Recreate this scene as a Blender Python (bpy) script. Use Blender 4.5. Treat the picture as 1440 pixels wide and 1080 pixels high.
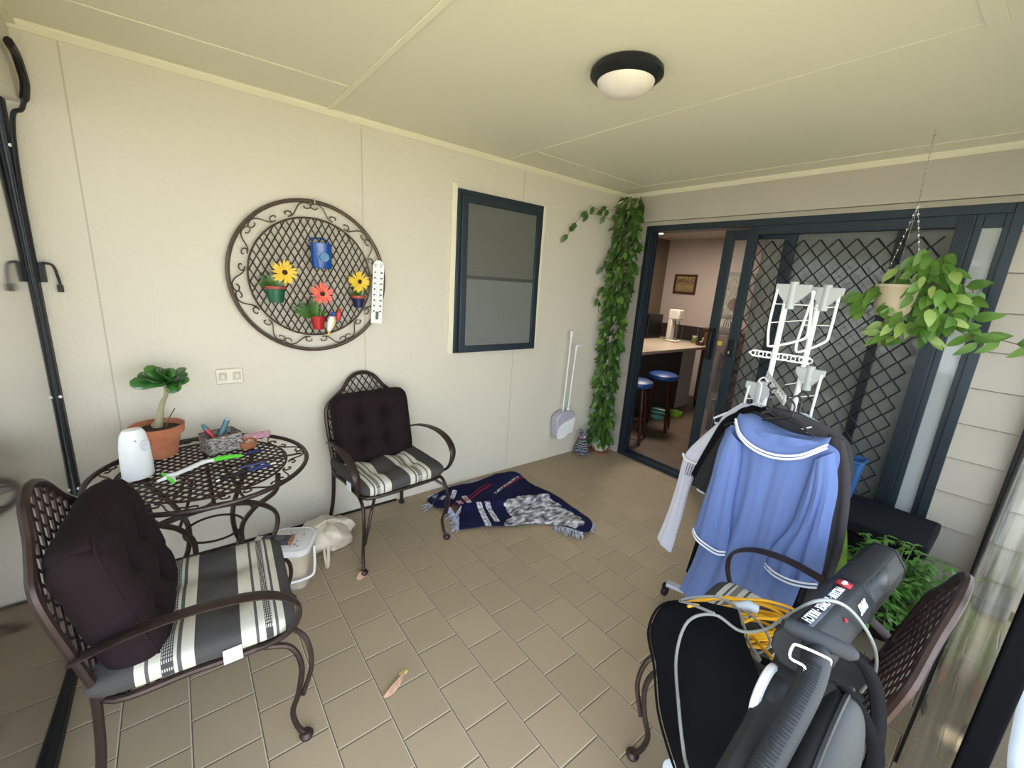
import bpy, math, random
from mathutils import Matrix, Vector, noise
for o in list(bpy.data.objects): bpy.data.objects.remove(o)
SC = bpy.context.scene
COL = SC.collection
PI = math.pi
# ---------------------------------------------------------------- camera
cd = bpy.data.cameras.new('camera'); cam = bpy.data.objects.new('camera', cd); COL.objects.link(cam)
cd.sensor_width = 36; cd.lens = 14.795; cd.clip_start = .02; cd.clip_end = 200
RX = (0.6142789, 0.7863879, 0.0652342); DN = (0.2270321, -0.0969571, -0.9690489); FW = (-0.7557234, 0.6100766, -0.2380940)
cam.matrix_world = Matrix(((RX[0], -DN[0], -FW[0], 2.70094), (RX[1], -DN[1], -FW[1], -3.42890), (RX[2], -DN[2], -FW[2], 1.63562), (0, 0, 0, 1)))
SC.camera = cam
# ---------------------------------------------------------------- exposure, sky, sun
SC.view_settings.view_transform = 'Standard'; SC.view_settings.look = 'None'
SC.view_settings.exposure = 1.25; SC.view_settings.gamma = 1.0; SC.view_settings.use_curve_mapping = False
W = bpy.data.worlds.new('overcast_sky'); SC.world = W; W.use_nodes = True
wn = W.node_tree.nodes; wl = W.node_tree.links; wn.clear()
wo = wn.new('ShaderNodeOutputWorld'); wb = wn.new('ShaderNodeBackground')
wc = wn.new('ShaderNodeTexCoord'); ws = wn.new('ShaderNodeSeparateXYZ'); wr = wn.new('ShaderNodeValToRGB')
wl.new(wc.outputs['Generated'], ws.inputs[0]); wl.new(ws.outputs['Z'], wr.inputs[0])
wr.color_ramp.elements[0].position = 0.0; wr.color_ramp.elements[0].color = (.92, .96, 1.0, 1)
wr.color_ramp.elements[1].position = .7; wr.color_ramp.elements[1].color = (.60, .78, 1.0, 1)
wl.new(wr.outputs[0], wb.inputs[0]); wb.inputs[1].default_value = 3.1
wl.new(wb.outputs[0], wo.inputs[0])
sl = bpy.data.lights.new('sun', 'SUN'); sl.energy = 9.5; sl.angle = .03; sl.color = (1, .95, .84)
so = bpy.data.objects.new('sun', sl); COL.objects.link(so)
so.rotation_euler = Vector((0.05, .5, 1)).to_track_quat('Z', 'Y').to_euler(); so.location = (6, 4, 8)
def portal(loc, rot, sx, sy):
    l = bpy.data.lights.new('sky_opening', 'AREA'); l.shape = 'RECTANGLE'; l.size = sx; l.size_y = sy; l.cycles.is_portal = True
    o = bpy.data.objects.new('sky_opening', l); COL.objects.link(o); o.location = loc; o.rotation_euler = rot
portal((3.0, -2.1, 1.05), (0, PI/2, 0), 2.3, 4.4)
portal((1.4, -4.05, 1.05), (PI/2, 0, 0), 2.9, 2.3)
def lamp(name, loc, e, size, col):
    l = bpy.data.lights.new(name, 'AREA'); l.shape = 'DISK'; l.size = size; l.energy = e; l.color = col
    o = bpy.data.objects.new(name, l); COL.objects.link(o); o.location = loc; return o
lamp('kitchen_lamp_light', (-.3, 1.6, 2.38), 16, .5, (1, .86, .70))
# ---------------------------------------------------------------- materials
MT = {}
def mat(name, col=(.5, .5, .5), rough=.5, metal=0, bump=0, bscale=60, var=0, vscale=8, col2=None, trans=0, sss=0, emit=0, coat=0, spec=None, sheen=0):
    m = bpy.data.materials.new(name); m.use_nodes = True; MT[name] = m
    n = m.node_tree.nodes; l = m.node_tree.links; b = n['Principled BSDF']
    b.inputs['Base Color'].default_value = (*col, 1); b.inputs['Roughness'].default_value = rough; b.inputs['Metallic'].default_value = metal
    if trans: b.inputs['Transmission Weight'].default_value = trans
    if coat: b.inputs['Coat Weight'].default_value = coat
    if sheen: b.inputs['Sheen Weight'].default_value = sheen
    if spec is not None: b.inputs['Specular IOR Level'].default_value = spec
    if emit: b.inputs['Emission Color'].default_value = (*col, 1); b.inputs['Emission Strength'].default_value = emit
    tc = n.new('ShaderNodeTexCoord')
    if var:
        t = n.new('ShaderNodeTexNoise'); t.inputs['Scale'].default_value = vscale; t.inputs['Detail'].default_value = 4
        l.new(tc.outputs['Object'], t.inputs['Vector'])
        r = n.new('ShaderNodeValToRGB'); r.color_ramp.elements[0].position = .35; r.color_ramp.elements[1].position = .65
        c2 = col2 or tuple(c*(1-var) for c in col)
        r.color_ramp.elements[0].color = (*col, 1); r.color_ramp.elements[1].color = (*c2, 1)
        l.new(t.outputs['Fac'], r.inputs[0]); l.new(r.outputs[0], b.inputs['Base Color'])
    if bump:
        t = n.new('ShaderNodeTexNoise'); t.inputs['Scale'].default_value = bscale; t.inputs['Detail'].default_value = 3
        l.new(tc.outputs['Object'], t.inputs['Vector'])
        bp = n.new('ShaderNodeBump'); bp.inputs['Strength'].default_value = bump; bp.inputs['Distance'].default_value = .004
        l.new(t.outputs['Fac'], bp.inputs['Height']); l.new(bp.outputs[0], b.inputs['Normal'])
    return m
class NT:
    """tiny node helper"""
    def __init__(s, m): s.m = m; s.n = m.node_tree.nodes; s.l = m.node_tree.links; s.b = s.n['Principled BSDF']
    def val(s, x, sock):
        if isinstance(x, (int, float)): sock.default_value = x
        elif isinstance(x, tuple): sock.default_value = x
        else: s.l.new(x, sock)
    def math(s, op, a, b=0, c=0):
        q = s.n.new('ShaderNodeMath'); q.operation = op; s.val(a, q.inputs[0]); s.val(b, q.inputs[1]); s.val(c, q.inputs[2]); return q.outputs[0]
    def xyz(s, which='Object'):
        t = s.n.new('ShaderNodeTexCoord'); q = s.n.new('ShaderNodeSeparateXYZ'); s.l.new(t.outputs[which], q.inputs[0]); return q.outputs
    def mix(s, f, a, b):
        q = s.n.new('ShaderNodeMix'); q.data_type = 'RGBA'; s.val(f, q.inputs[0]); s.val(a, q.inputs[6]); s.val(b, q.inputs[7]); return q.outputs[2]
    def noise(s, scale, detail=3, vec=None):
        q = s.n.new('ShaderNodeTexNoise'); q.inputs['Scale'].default_value = scale; q.inputs['Detail'].default_value = detail
        if vec is None: vec = s.n.new('ShaderNodeTexCoord').outputs['Object']
        s.l.new(vec, q.inputs['Vector']); return q.outputs['Fac']
    def ramp(s, f, stops, const=False):
        q = s.n.new('ShaderNodeValToRGB'); cr = q.color_ramp
        if const: cr.interpolation = 'CONSTANT'
        while len(cr.elements) < len(stops): cr.elements.new(.5)
        for e, (p, c) in zip(cr.elements, stops): e.position = p; e.color = (*c, 1) if len(c) == 3 else c
        s.l.new(f, q.inputs[0]); return q.outputs[0]
    def bump(s, h, st=.3, d=.004):
        q = s.n.new('ShaderNodeBump'); q.inputs['Strength'].default_value = st; q.inputs['Distance'].default_value = d
        s.l.new(h, q.inputs['Height']); s.l.new(q.outputs[0], s.b.inputs['Normal'])
    def comb(s, x, y, z=0):
        q = s.n.new('ShaderNodeCombineXYZ'); s.val(x, q.inputs[0]); s.val(y, q.inputs[1]); s.val(z, q.inputs[2]); return q.outputs[0]
def m_floor():
    m = mat('paver_floor', (.4, .33, .25), .62); t = NT(m); x, y, z = t.xyz()
    v = t.math('DIVIDE', t.math('SUBTRACT', y, -3.33322), .198869); row = t.math('FLOOR', v); fv = t.math('SUBTRACT', v, row)
    par = t.math('MULTIPLY', t.math('ABSOLUTE', t.math('MODULO', row, 2)), .5)
    u = t.math('ADD', t.math('DIVIDE', t.math('SUBTRACT', x, 1.10328), .2), t.math('SUBTRACT', par, .5))
    cu = t.math('FLOOR', u); fu = t.math('SUBTRACT', u, cu)
    du = t.math('SUBTRACT', .5, t.math('ABSOLUTE', t.math('SUBTRACT', fu, .5)))
    dv = t.math('SUBTRACT', .5, t.math('ABSOLUTE', t.math('SUBTRACT', fv, .5)))
    wn_ = t.n.new('ShaderNodeTexWhiteNoise'); wn_.noise_dimensions = '2D'; t.l.new(t.comb(cu, row), wn_.inputs['Vector'])
    base = t.ramp(wn_.outputs['Value'], [(0, (.320, .242, .155)), (.5, (.342, .258, .165)), (1, (.366, .276, .178))])
    nz = t.noise(3.0, 5); base = t.mix(t.math('MULTIPLY', t.ramp(nz, [(.4, (0, 0, 0)), (.75, (1, 1, 1))]), .3), base, (.26, .215, .15, 1))
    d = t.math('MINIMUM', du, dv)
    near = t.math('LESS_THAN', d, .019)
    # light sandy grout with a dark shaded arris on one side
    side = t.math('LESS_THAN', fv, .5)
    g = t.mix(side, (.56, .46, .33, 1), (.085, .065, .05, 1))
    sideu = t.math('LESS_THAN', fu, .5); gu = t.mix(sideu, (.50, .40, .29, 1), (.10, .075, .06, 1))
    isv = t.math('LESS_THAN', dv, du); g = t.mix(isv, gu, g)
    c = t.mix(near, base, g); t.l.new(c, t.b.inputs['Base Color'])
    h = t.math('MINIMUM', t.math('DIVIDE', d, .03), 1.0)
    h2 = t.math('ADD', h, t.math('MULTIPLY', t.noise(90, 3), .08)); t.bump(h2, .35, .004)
m_floor()
def m_wall():
    m = mat('cream_render', (.66, .60, .47), .55); t = NT(m); x, y, z = t.xyz()
    ln = None
    for s in (-3.70, -2.49, -1.26):
        q = t.math('LESS_THAN', t.math('ABSOLUTE', t.math('SUBTRACT', y, s)), .0035); ln = q if ln is None else t.math('MAXIMUM', ln, q)
    ln = t.math('MULTIPLY', ln, .45)
    st = t.ramp(t.noise(1.3, 4), [(.45, (0, 0, 0)), (.8, (1, 1, 1))])
    c = t.mix(t.math('MULTIPLY', st, .3), (.64, .60, .50, 1), (.58, .545, .46, 1))
    sp = t.math('GREATER_THAN', t.noise(9, 5), .735); c = t.mix(t.math('MULTIPLY', sp, .5), c, (.42, .34, .24, 1))
    c = t.mix(ln, c, (.30, .26, .20, 1)); t.l.new(c, t.b.inputs['Base Color'])
    t.bump(t.noise(75, 4), .5, .006)
m_wall()
mat('cream_trim', (.78, .74, .56), .45)
mat('ceiling_paint', (.74, .71, .57), .6, bump=.06, bscale=40)
mat('siding_paint', (.50, .46, .39), .5, bump=.05, bscale=30, var=.05, vscale=2)
mat('door_metal', (.022, .036, .048), .38, .35)
mat('dark_metal', (.012, .015, .018), .42, .3)
mat('black_plastic', (.008, .008, .009), .5, spec=.3)
mat('brown_iron', (.052, .032, .028), .42, .55, var=.3, vscale=25)
mat('bright_iron', (.115, .082, .062), .42, .5, var=.25, vscale=25)
mat('terracotta', (.40, .125, .055), .75, var=.25, vscale=14, col2=(.48, .19, .10))
mat('soil', (.03, .02, .012), .95, bump=.8, bscale=80)
mat('leaf_dark', (.03, .085, .012), .32, var=.3, vscale=9, col2=(.07, .18, .025), spec=.5)
mat('leaf_mid', (.08, .22, .03), .38, var=.3, vscale=11, col2=(.16, .36, .05))
mat('leaf_light', (.20, .40, .05), .4, var=.3, vscale=9, col2=(.34, .55, .10))
mat('stem_brown', (.12, .07, .04), .7)
mat('stem_green', (.16, .20, .08), .6)
mat('bark_grey', (.33, .30, .18), .7, bump=.3)
mat('white_plastic', (.80, .81, .83), .35)
mat('soft_white', (.62, .63, .66), .45)
mat('grey_plastic', (.40, .41, .44), .45)
mat('white_metal', (.85, .85, .84), .3)
mat('cream_plastic', (.62, .57, .44), .5, var=.2, vscale=30, col2=(.5, .44, .33))
mat('chrome', (.75, .75, .76), .18, 1)
def m_glass(name, col, tr, rough=.02, streak=0):
    m = bpy.data.materials.new(name); m.use_nodes = True; MT[name] = m; n = m.node_tree.nodes; l = m.node_tree.links
    b = n['Principled BSDF']; b.inputs['Base Color'].default_value = (*col, 1); b.inputs['Roughness'].default_value = rough; b.inputs['Specular IOR Level'].default_value = .5
    tr_ = n.new('ShaderNodeBsdfTransparent'); mx = n.new('ShaderNodeMixShader'); out = n['Material Output']
    gl = n.new('ShaderNodeBsdfGlossy'); gl.inputs['Roughness'].default_value = rough; fr = n.new('ShaderNodeFresnel'); fr.inputs[0].default_value = 1.5
    m2 = n.new('ShaderNodeMixShader')
    l.new(b.outputs[0], mx.inputs[1]); l.new(tr_.outputs[0], mx.inputs[2]); mx.inputs[0].default_value = tr
    if streak:
        t = NT(m); tc = n.new('ShaderNodeTexCoord'); mp = n.new('ShaderNodeMapping'); mp.inputs['Scale'].default_value = (6, 6, 1.1)
        l.new(tc.outputs['Object'], mp.inputs[0]); f = t.noise(2.2, 6, mp.outputs[0])
        r = t.ramp(f, [(.42, (tr, tr, tr)), (.62, (tr-streak, tr-streak, tr-streak))]); l.new(r, mx.inputs[0])
    l.new(fr.outputs[0], m2.inputs[0]); l.new(mx.outputs[0], m2.inputs[1]); l.new(gl.outputs[0], m2.inputs[2]); l.new(m2.outputs[0], out.inputs[0])
m_glass('clear_glass', (.5, .5, .5), .93)
m_glass('door_glass', (.26, .28, .26), .35, .09)
m_glass('sidelight_glass', (.56, .60, .60), .25, .06)
m_glass('clear_vinyl', (.62, .66, .62), .62, .12, .35)
m_glass('end_vinyl', (.52, .57, .61), .34, .10, .30)
m_glass('dirty_vinyl', (.27, .29, .20), .62, .10, .45)
# ---------------------------------------------------------------- mesh helpers
class MB:
    def __init__(s): s.v = []; s.f = []; s.mi = []; s.cur = 0; s.xf = None
    def add(s, vs, fs):
        o = len(s.v)
        for p in vs:
            p = Vector(p)
            if s.xf is not None: p = s.xf @ p
            s.v.append(p)
        for q in fs: s.f.append([i+o for i in q]); s.mi.append(s.cur)
        return s
    def box(s, x0, x1, y0, y1, z0, z1):
        vs = [(x, y, z) for x in (x0, x1) for y in (y0, y1) for z in (z0, z1)]
        return s.add(vs, [(0, 1, 3, 2), (4, 6, 7, 5), (0, 4, 5, 1), (2, 3, 7, 6), (0, 2, 6, 4), (1, 5, 7, 3)])
    def cbox(s, c, size, rz=0, tilt=None):
        M = Matrix.Translation(c) @ Matrix.Rotation(rz, 4, 'Z')
        if tilt: M = M @ tilt
        hx, hy, hz = (k/2 for k in size)
        vs = [M @ Vector((x, y, z)) for x in (-hx, hx) for y in (-hy, hy) for z in (-hz, hz)]
        return s.add(vs, [(0, 1, 3, 2), (4, 6, 7, 5), (0, 4, 5, 1), (2, 3, 7, 6), (0, 2, 6, 4), (1, 5, 7, 3)])
    def tube(s, pts, r, n=8, closed=False, cap=True, flat=1, up=None):
        P = [Vector(p) for p in pts]; N = len(P)
        rs = r if isinstance(r, (list, tuple)) else [r]*N
        T = []
        for i in range(N):
            a = P[(i-1) % N] if closed or i > 0 else P[i]; b = P[(i+1) % N] if closed or i < N-1 else P[i]
            d = b-a; T.append(d.normalized() if d.length > 1e-9 else Vector((0, 0, 1)))
        u = Vector(up) if up else (Vector((0, 0, 1)) if abs(T[0].z) < .9 else Vector((1, 0, 0)))
        vs = []; u = (u-T[0]*u.dot(T[0])).normalized()
        for i in range(N):
            if up: u = Vector(up)
            u = u-T[i]*u.dot(T[i]); u.normalize(); w = T[i].cross(u)
            for k in range(n):
                a = 2*PI*k/n; vs.append(P[i]+(u*math.cos(a)*(flat[i] if isinstance(flat, list) else flat)+w*math.sin(a))*rs[i])
        fs = []
        for i in range(N if closed else N-1):
            j = (i+1) % N
            for k in range(n): fs.append((i*n+k, i*n+(k+1) % n, j*n+(k+1) % n, j*n+k))
        if cap and not closed: fs.append(tuple(range(n))[::-1]); fs.append(tuple((N-1)*n+k for k in range(n)))
        return s.add(vs, fs)
    def lathe(s, prof, seg=24, c=(0, 0, 0), M=None, sx=1, sy=1):
        vs = []
        for r, z in prof:
            for k in range(seg):
                a = 2*PI*k/seg; p = Vector((r*math.cos(a)*sx, r*math.sin(a)*sy, z))
                p = (M @ p) if M else p; vs.append(p+Vector(c))
        fs = []
        for i in range(len(prof)-1):
            for k in range(seg): fs.append((i*seg+k, i*seg+(k+1) % seg, (i+1)*seg+(k+1) % seg, (i+1)*seg+k))
        if prof[0][0] > 1e-5: fs.append(tuple(range(seg))[::-1])
        if prof[-1][0] > 1e-5: fs.append(tuple((len(prof)-1)*seg+k for k in range(seg)))
        return s.add(vs, fs)
    def ball(s, c, r, seg=12, rings=8):
        rr = r if isinstance(r, (tuple, list)) else (r, r, r)
        vs = []; fs = []
        for i in range(rings+1):
            t = PI*i/rings
            for k in range(seg):
                a = 2*PI*k/seg; vs.append((c[0]+rr[0]*math.sin(t)*math.cos(a), c[1]+rr[1]*math.sin(t)*math.sin(a), c[2]+rr[2]*math.cos(t)))
        for i in range(rings):
            for k in range(seg): fs.append((i*seg+k, (i+1)*seg+k, (i+1)*seg+(k+1) % seg, i*seg+(k+1) % seg))
        return s.add(vs, fs)
    def prism(s, poly, fn0, fn1):
        """poly 2d, fn0/fn1 map (a,b)->3d for the two ends"""
        n = len(poly); vs = [fn0(*p) for p in poly]+[fn1(*p) for p in poly]
        fs = [tuple(range(n))[::-1], tuple(range(n, 2*n))]+[(i, (i+1) % n, n+(i+1) % n, n+i) for i in range(n)]
        return s.add(vs, fs)
    def grid(s, fn, nu, nv):
        vs = [fn(i/nu, j/nv) for j in range(nv+1) for i in range(nu+1)]
        fs = [(j*(nu+1)+i, j*(nu+1)+i+1, (j+1)*(nu+1)+i+1, (j+1)*(nu+1)+i) for j in range(nv) for i in range(nu)]
        return s.add(vs, fs)
    def build(s, name, mt, parent=None, smooth=True, bevel=0, solid=0, sub=0, loc=None, ang=40, flip=False):
        me = bpy.data.meshes.new(name); me.from_pydata([tuple(p) for p in s.v], [], s.f)
        ms = mt if isinstance(mt, (list, tuple)) else [mt]
        for q in ms: me.materials.append(MT[q])
        for p, i in zip(me.polygons, s.mi): p.material_index = i; p.use_smooth = smooth
        import bmesh
        bm = bmesh.new(); bm.from_mesh(me); bmesh.ops.recalc_face_normals(bm, faces=bm.faces); bm.to_mesh(me); bm.free()
        if smooth: me.set_sharp_from_angle(angle=math.radians(ang))
        o = bpy.data.objects.new(name, me); COL.objects.link(o)
        if parent: o.parent = parent
        if loc: o.location = loc
        if bevel:
            q = o.modifiers.new('b', 'BEVEL'); q.width = bevel; q.segments = 2; q.limit_method = 'ANGLE'; q.angle_limit = math.radians(35)
        if solid:
            q = o.modifiers.new('s', 'SOLIDIFY'); q.thickness = solid; q.offset = 0
        if sub:
            q = o.modifiers.new('u', 'SUBSURF'); q.levels = sub; q.render_levels = sub
        return o
def cr(pts, n=6, closed=False):
    """Catmull-Rom through points"""
    P = [Vector(p) for p in pts]; N = len(P); out = []
    for i in range(N if closed else N-1):
        p1 = P[i]; p2 = P[(i+1) % N]
        p0 = P[(i-1) % N] if (closed or i > 0) else p1*2-p2
        p3 = P[(i+2) % N] if (closed or i < N-2) else p2*2-p1
        for k in range(n):
            t = k/n; out.append(.5*((2*p1)+(p2-p0)*t+(2*p0-5*p1+4*p2-p3)*t*t+(3*p1-p0-3*p2+p3)*t**3))
    if not closed: out.append(P[-1])
    return out
def tag(o, label, cat, group=None, kind=None):
    o['label'] = label
    if cat: o['category'] = cat
    if group: o['group'] = group
    if kind: o['kind'] = kind
    return o
def thing(name, label, cat, loc=(0, 0, 0), rz=0, group=None):
    o = bpy.data.objects.new(name, None); COL.objects.link(o); o.location = loc; o.rotation_euler = (0, 0, rz)
    o.empty_display_size = .1
    return tag(o, label, cat, group)
def struct(o, label=None):
    o['kind'] = 'structure'
    if label: o['label'] = label
    return o
def dup(o, parent=None):
    c = o.copy(); COL.objects.link(c)
    if parent: c.parent = parent
    for ch in [k for k in bpy.data.objects if k.parent == o]: dup(ch, c)
    return c
H = 2.477
# ================================================================ the room
YL = -3.895; XR = 2.78
struct(MB().box(-.02, XR+.25, YL-.3, 0, -.12, 0).build('floor', 'paver_floor', smooth=False), 'tan square pavers laid in running bond')
struct(MB().box(-.15, XR+.35, YL-.35, .02, H, H+.12).build('ceiling', 'ceiling_paint', smooth=False), 'cream painted sheet ceiling')
# long wall with the window opening
wy0, wy1, wz0, wz1 = -1.845, -1.06, 1.085, 2.222
b = MB(); b.box(-.12, 0, YL-.3, wy0, 0, H); b.box(-.12, 0, wy1, .12, 0, H); b.box(-.12, 0, wy0, wy1, 0, wz0); b.box(-.12, 0, wy0, wy1, wz1, H)
struct(b.build('wall_left', 'cream_render', smooth=False), 'cream textured panel wall')
# end wall above and beside the roll-down blind
struct(MB().box(0, XR+.2, YL-.08, YL+.065, 2.19, H).build('wall_front', 'cream_render', smooth=False), 'beam over the clear end blind')
struct(MB().box(XR+.02, XR+.14, YL-.08, .12, 2.10, H).build('wall_right', 'cream_render', smooth=False), 'unseen beam over the clear side blind, added to shade the upper wall')  # out of view; added and hung low to cut light off the upper wall
# back wall: lapped boards round the door opening
DX0, DX1, DZ = .262, 2.50, 2.19
def boards(mb, x0, x1, z0, z1, zs):
    poly = []; cuts = [z for z in zs if z0 < z < z1]
    lo = z0; prof = []
    for z in cuts+[z1]:
        prof += [(-.017, lo), (-.004, z-.005), (.014, z-.005), (.014, z)] if z != z1 else [(-.017, lo), (-.004, z)]
        lo = z
    prof = [(.10, z0)]+prof+[(.10, z1)]
    mb.prism(prof, lambda a, c: (x0, a, c), lambda a, c: (x1, a, c))
zs = [.2+.2055*k for k in range(10)]+[2.228]
b = MB(); boards(b, -.02, DX0, 0, H, zs); boards(b, DX1, XR+.14, 0, H, zs); boards(b, DX0, DX1, DZ, H, [2.228])
struct(b.build('wall_back', 'siding_paint', smooth=False), 'greige lapped board wall around the door')
# ceiling beads and joint strips
def strip(name, pts, w, h, m='cream_trim', lab=None):
    b = MB(); a, c = Vector(pts[0]), Vector(pts[1]); d = (c-a); L = d.length; rz = math.atan2(d.y, d.x)
    b.cbox((a+c)/2-Vector((0, 0, h/2)), (L, w, h), rz); return struct(b.build(name, m, smooth=False, bevel=.003), lab)
k = 1
def tr(*a, **q):
    global k
    o = strip('trim_%d' % k, *a, **q); k += 1; return o
b = MB(); b.prism([(0, H), (.028, H), (.028, H-.008), (.008, H-.03), (0, H-.03)], lambda a, c: (a, YL+.04, c), lambda a, c: (a, 0, c))
struct(b.build('trim_%d' % k, 'cream_trim', smooth=False), 'cream bead between long wall and ceiling'); k += 1
b = MB(); b.prism([(-.004, H), (-.032, H), (-.032, H-.008), (-.012, H-.03), (-.004, H-.03)], lambda a, c: (0, a, c), lambda a, c: (XR, a, c))
struct(b.build('trim_%d' % k, 'cream_trim', smooth=False), 'cream bead between back wall and ceiling'); k += 1
b = MB(); b.box(0, XR, YL+.065, YL+.09, H-.02, H); struct(b.build('trim_%d' % k, 'cream_trim', smooth=False), 'cream bead over end blind'); k += 1
tr([(.03, -2.668, H), (XR, -2.668, H)], .028, .007, lab='joint strip across the ceiling')
tr([(.03, -1.455, H), (1.12, -1.455, H)], .012, .004, lab='joint strip across the ceiling near the lamp')
tr([(1.12, -1.455, H), (2.5, -1.435, H)], .003, .002, 'ceiling_paint', lab='hairline ceiling joint')
tr([(.34, -3.86, H), (.40, -2.685, H)], .012, .004, lab='joint strip along the ceiling by the long wall')
tr([(.345, -1.45, H), (.32, -.24, H)], .012, .004, lab='joint strip along the ceiling by the corner')
tr([(.10, -.24, H), (XR, -.19, H)], .012, .004, lab='joint strip near the back wall')
tr([(2.36, -2.64, H), (2.40, -1.42, H)], .05, .008, 'ceiling_paint', lab='ceiling joint at the right')
struct(MB().box(0, .012, YL, -2.28, .0, .012).build('shade_gap_left', 'black_plastic', smooth=False), 'dark strip standing in for the shaded gap at the foot of the long wall')  # black strip laid in for the shade in the gap under the wall
# ---- window in the long wall
w = bpy.data.objects.new('window_1', None); COL.objects.link(w); w.location = (0, (wy0+wy1)/2, wz0); struct(w, 'dark framed obscure glass awning window')
def fr(mb, y0, y1, z0, z1, t, x0, x1):
    mb.box(x0, x1, y0, y0+t, z0, z1); mb.box(x0, x1, y1-t, y1, z0, z1); mb.box(x0, x1, y0+t, y1-t, z0, z0+t); mb.box(x0, x1, y0+t, y1-t, z1-t, z1)
wl_ = Vector((0, -(wy0+wy1)/2, -wz0))
b = MB(); b.xf = Matrix.Translation(wl_); fr(b, wy0, wy1, wz0, wz1, .035, -.07, .022); b.build('window_frame', 'door_metal', w, smooth=False, bevel=.003)
b = MB(); b.xf = Matrix.Translation(wl_) @ Matrix.Translation((.0, 0, wz1-.03)) @ Matrix.Rotation(math.radians(-1.2), 4, 'Y') @ Matrix.Translation((0, 0, -(wz1-.03)))
fr(b, wy0+.028, wy1-.02, wz0+.005, wz1-.032, .05, .004, .034); sash = b.build('sash', 'door_metal', w, smooth=False, bevel=.004)
m = mat('obscure_glass', (.085, .09, .075), .3, bump=.9, bscale=140); t = NT(m)
x, y, z = t.xyz(); c = t.ramp(z, [(.0, (.15, .165, .15)), (.54, (.15, .165, .15)), (.545, (.05, .055, .05)), (.565, (.05, .055, .05)), (.57, (.12, .125, .105)), (1, (.12, .125, .105))]); t.l.new(c, t.b.inputs['Base Color'])
b2 = MB(); b2.xf = b.xf; b2.box(.012, .020, wy0+.07, wy1-.065, wz0+.05, wz1-.08); b2.build('pane', 'obscure_glass', sash, smooth=False)
b = MB(); b.xf = Matrix.Translation(wl_); b.box(0, .018, wy0-.042, wy0-.002, wz0-.005, wz1+.03); b.box(0, .018, wy1+.002, wy1+.03, wz0+.05, wz1+.005)
b.build('cream_stop', 'cream_trim', w, smooth=False, bevel=.003)
# ---- sliding door set
d1 = bpy.data.objects.new('door_1', None); COL.objects.link(d1); struct(d1, 'dark blue grey sliding door set with diamond security screen')
def frx(mb, x0, x1, z0, z1, t, y0, y1, tt=None, tb=None):
    tt = tt or t; tb = tb or t
    mb.box(x0, x0+t, y0, y1, z0, z1); mb.box(x1-t, x1, y0, y1, z0, z1); mb.box(x0+t, x1-t, y0, y1, z0, z0+tb); mb.box(x0+t, x1-t, y0, y1, z1-tt, z1)
b = MB(); frx(b, DX0, DX1, 0, DZ, .045, -.022, .11, .05, .03)
for yy in (-.018, .012, .045): b.box(DX0+.045, DX0+.062, yy, yy+.014, .03, DZ-.05)
for yy in (-.018, .03, .07): b.box(DX0+.05, DX1-.05, yy, yy+.01, .03, .042)
b.build('door_frame', 'door_metal', d1, smooth=False, bevel=.003)
# sliding glass leaf standing behind the screen
p = MB(); frx(p, .95, 1.46, .04, DZ-.06, .075, .05, .08); leaf = p.build('sliding_leaf', 'door_metal', d1, smooth=False, bevel=.003)
MB().box(1.024, 1.386, .062, .068, .11, DZ-.13).build('glass_pane', 'clear_glass', leaf, smooth=False)
p = MB(); p.tube(cr([(1.0, .05, 1.12), (1.0, .012, 1.14), (1.0, .0, 1.24), (1.0, .012, 1.33), (1.0, .05, 1.35)]), .013, flat=1.3); p.box(.965, 1.0, .03, .05, 1.10, 1.36); p.build('door_pull', 'black_plastic', leaf)
p = MB(); p.box(.978, .99, .03, .048, 1.16, 1.20); p.ball((.985, .028, 1.18), .008); p.build('lock_snib', 'chrome', leaf)
# security screen
p = MB(); frx(p, 1.155, 2.325, .035, DZ-.05, .07, -.016, .012, .06, .10)
for q in range(5): p.box(1.16+.012*q, 1.163+.012*q, -.020, -.016, .06, DZ-.06); p.box(2.262+.012*q, 2.265+.012*q, -.020, -.016, .06, DZ-.06)
sc = p.build('security_screen', 'door_metal', d1, smooth=False, bevel=.002)
def diamond(mb, x0, x1, z0, z1, px, pz, w, t, y):
    """expanded mesh as zigzag strands"""
    n = int((x1-x0)/px); 
    for i in range(n*2):
        xa = x0+px/2*i+px/4
        pts = []; nz = int((z1-z0)/(pz/2))
        for j in range(nz+1):
            s = 1 if (j+i) % 2 else -1
            pts.append((xa+s*(px/4-.002), y, z0+j*pz/2))
        mb.tube(pts, w, 4, cap=False)
p = MB(); diamond(p, 1.225, 2.255, .13, DZ-.11, .100, .112, .0052, 1, -.002); p.build('diamond_mesh', 'dark_metal', sc, smooth=False)
p = MB(); p.box(1.17, 1.20, -.034, -.018, 1.16, 1.30); p.build('lock_plate', 'black_plastic', sc, bevel=.004)
p = MB(); p.ball((1.185, -.038, 1.2), .008); p.box(1.18, 1.19, -.04, -.03, 1.185, 1.20); p.build('snib', 'chrome', sc)
# fixed glass behind the screen, with dark stiles
p = MB(); frx(p, 1.40, 2.33, .04, DZ-.06, .045, .082, .104); fx = p.build('fixed_leaf', 'dark_metal', d1, smooth=False, bevel=.003)
p = MB(); p.box(2.0, 2.045, .06, .104, .06, DZ-.08); p.build('centre_stile', 'dark_metal', fx, smooth=False)
MB().box(1.445, 2.285, .09, .095, .08, DZ-.10).build('glass_pane', 'door_glass', fx, smooth=False)
p = MB(); frx(p, 2.325, DX1-.04, .03, DZ-.045, .03, -.01, .03, .075, .04); sd = p.build('sidelight', 'door_metal', d1, smooth=False, bevel=.003)
MB().box(2.35, 2.436, .008, .013, .06, DZ-.11).build('glass_pane', 'sidelight_glass', sd, smooth=False)
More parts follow.
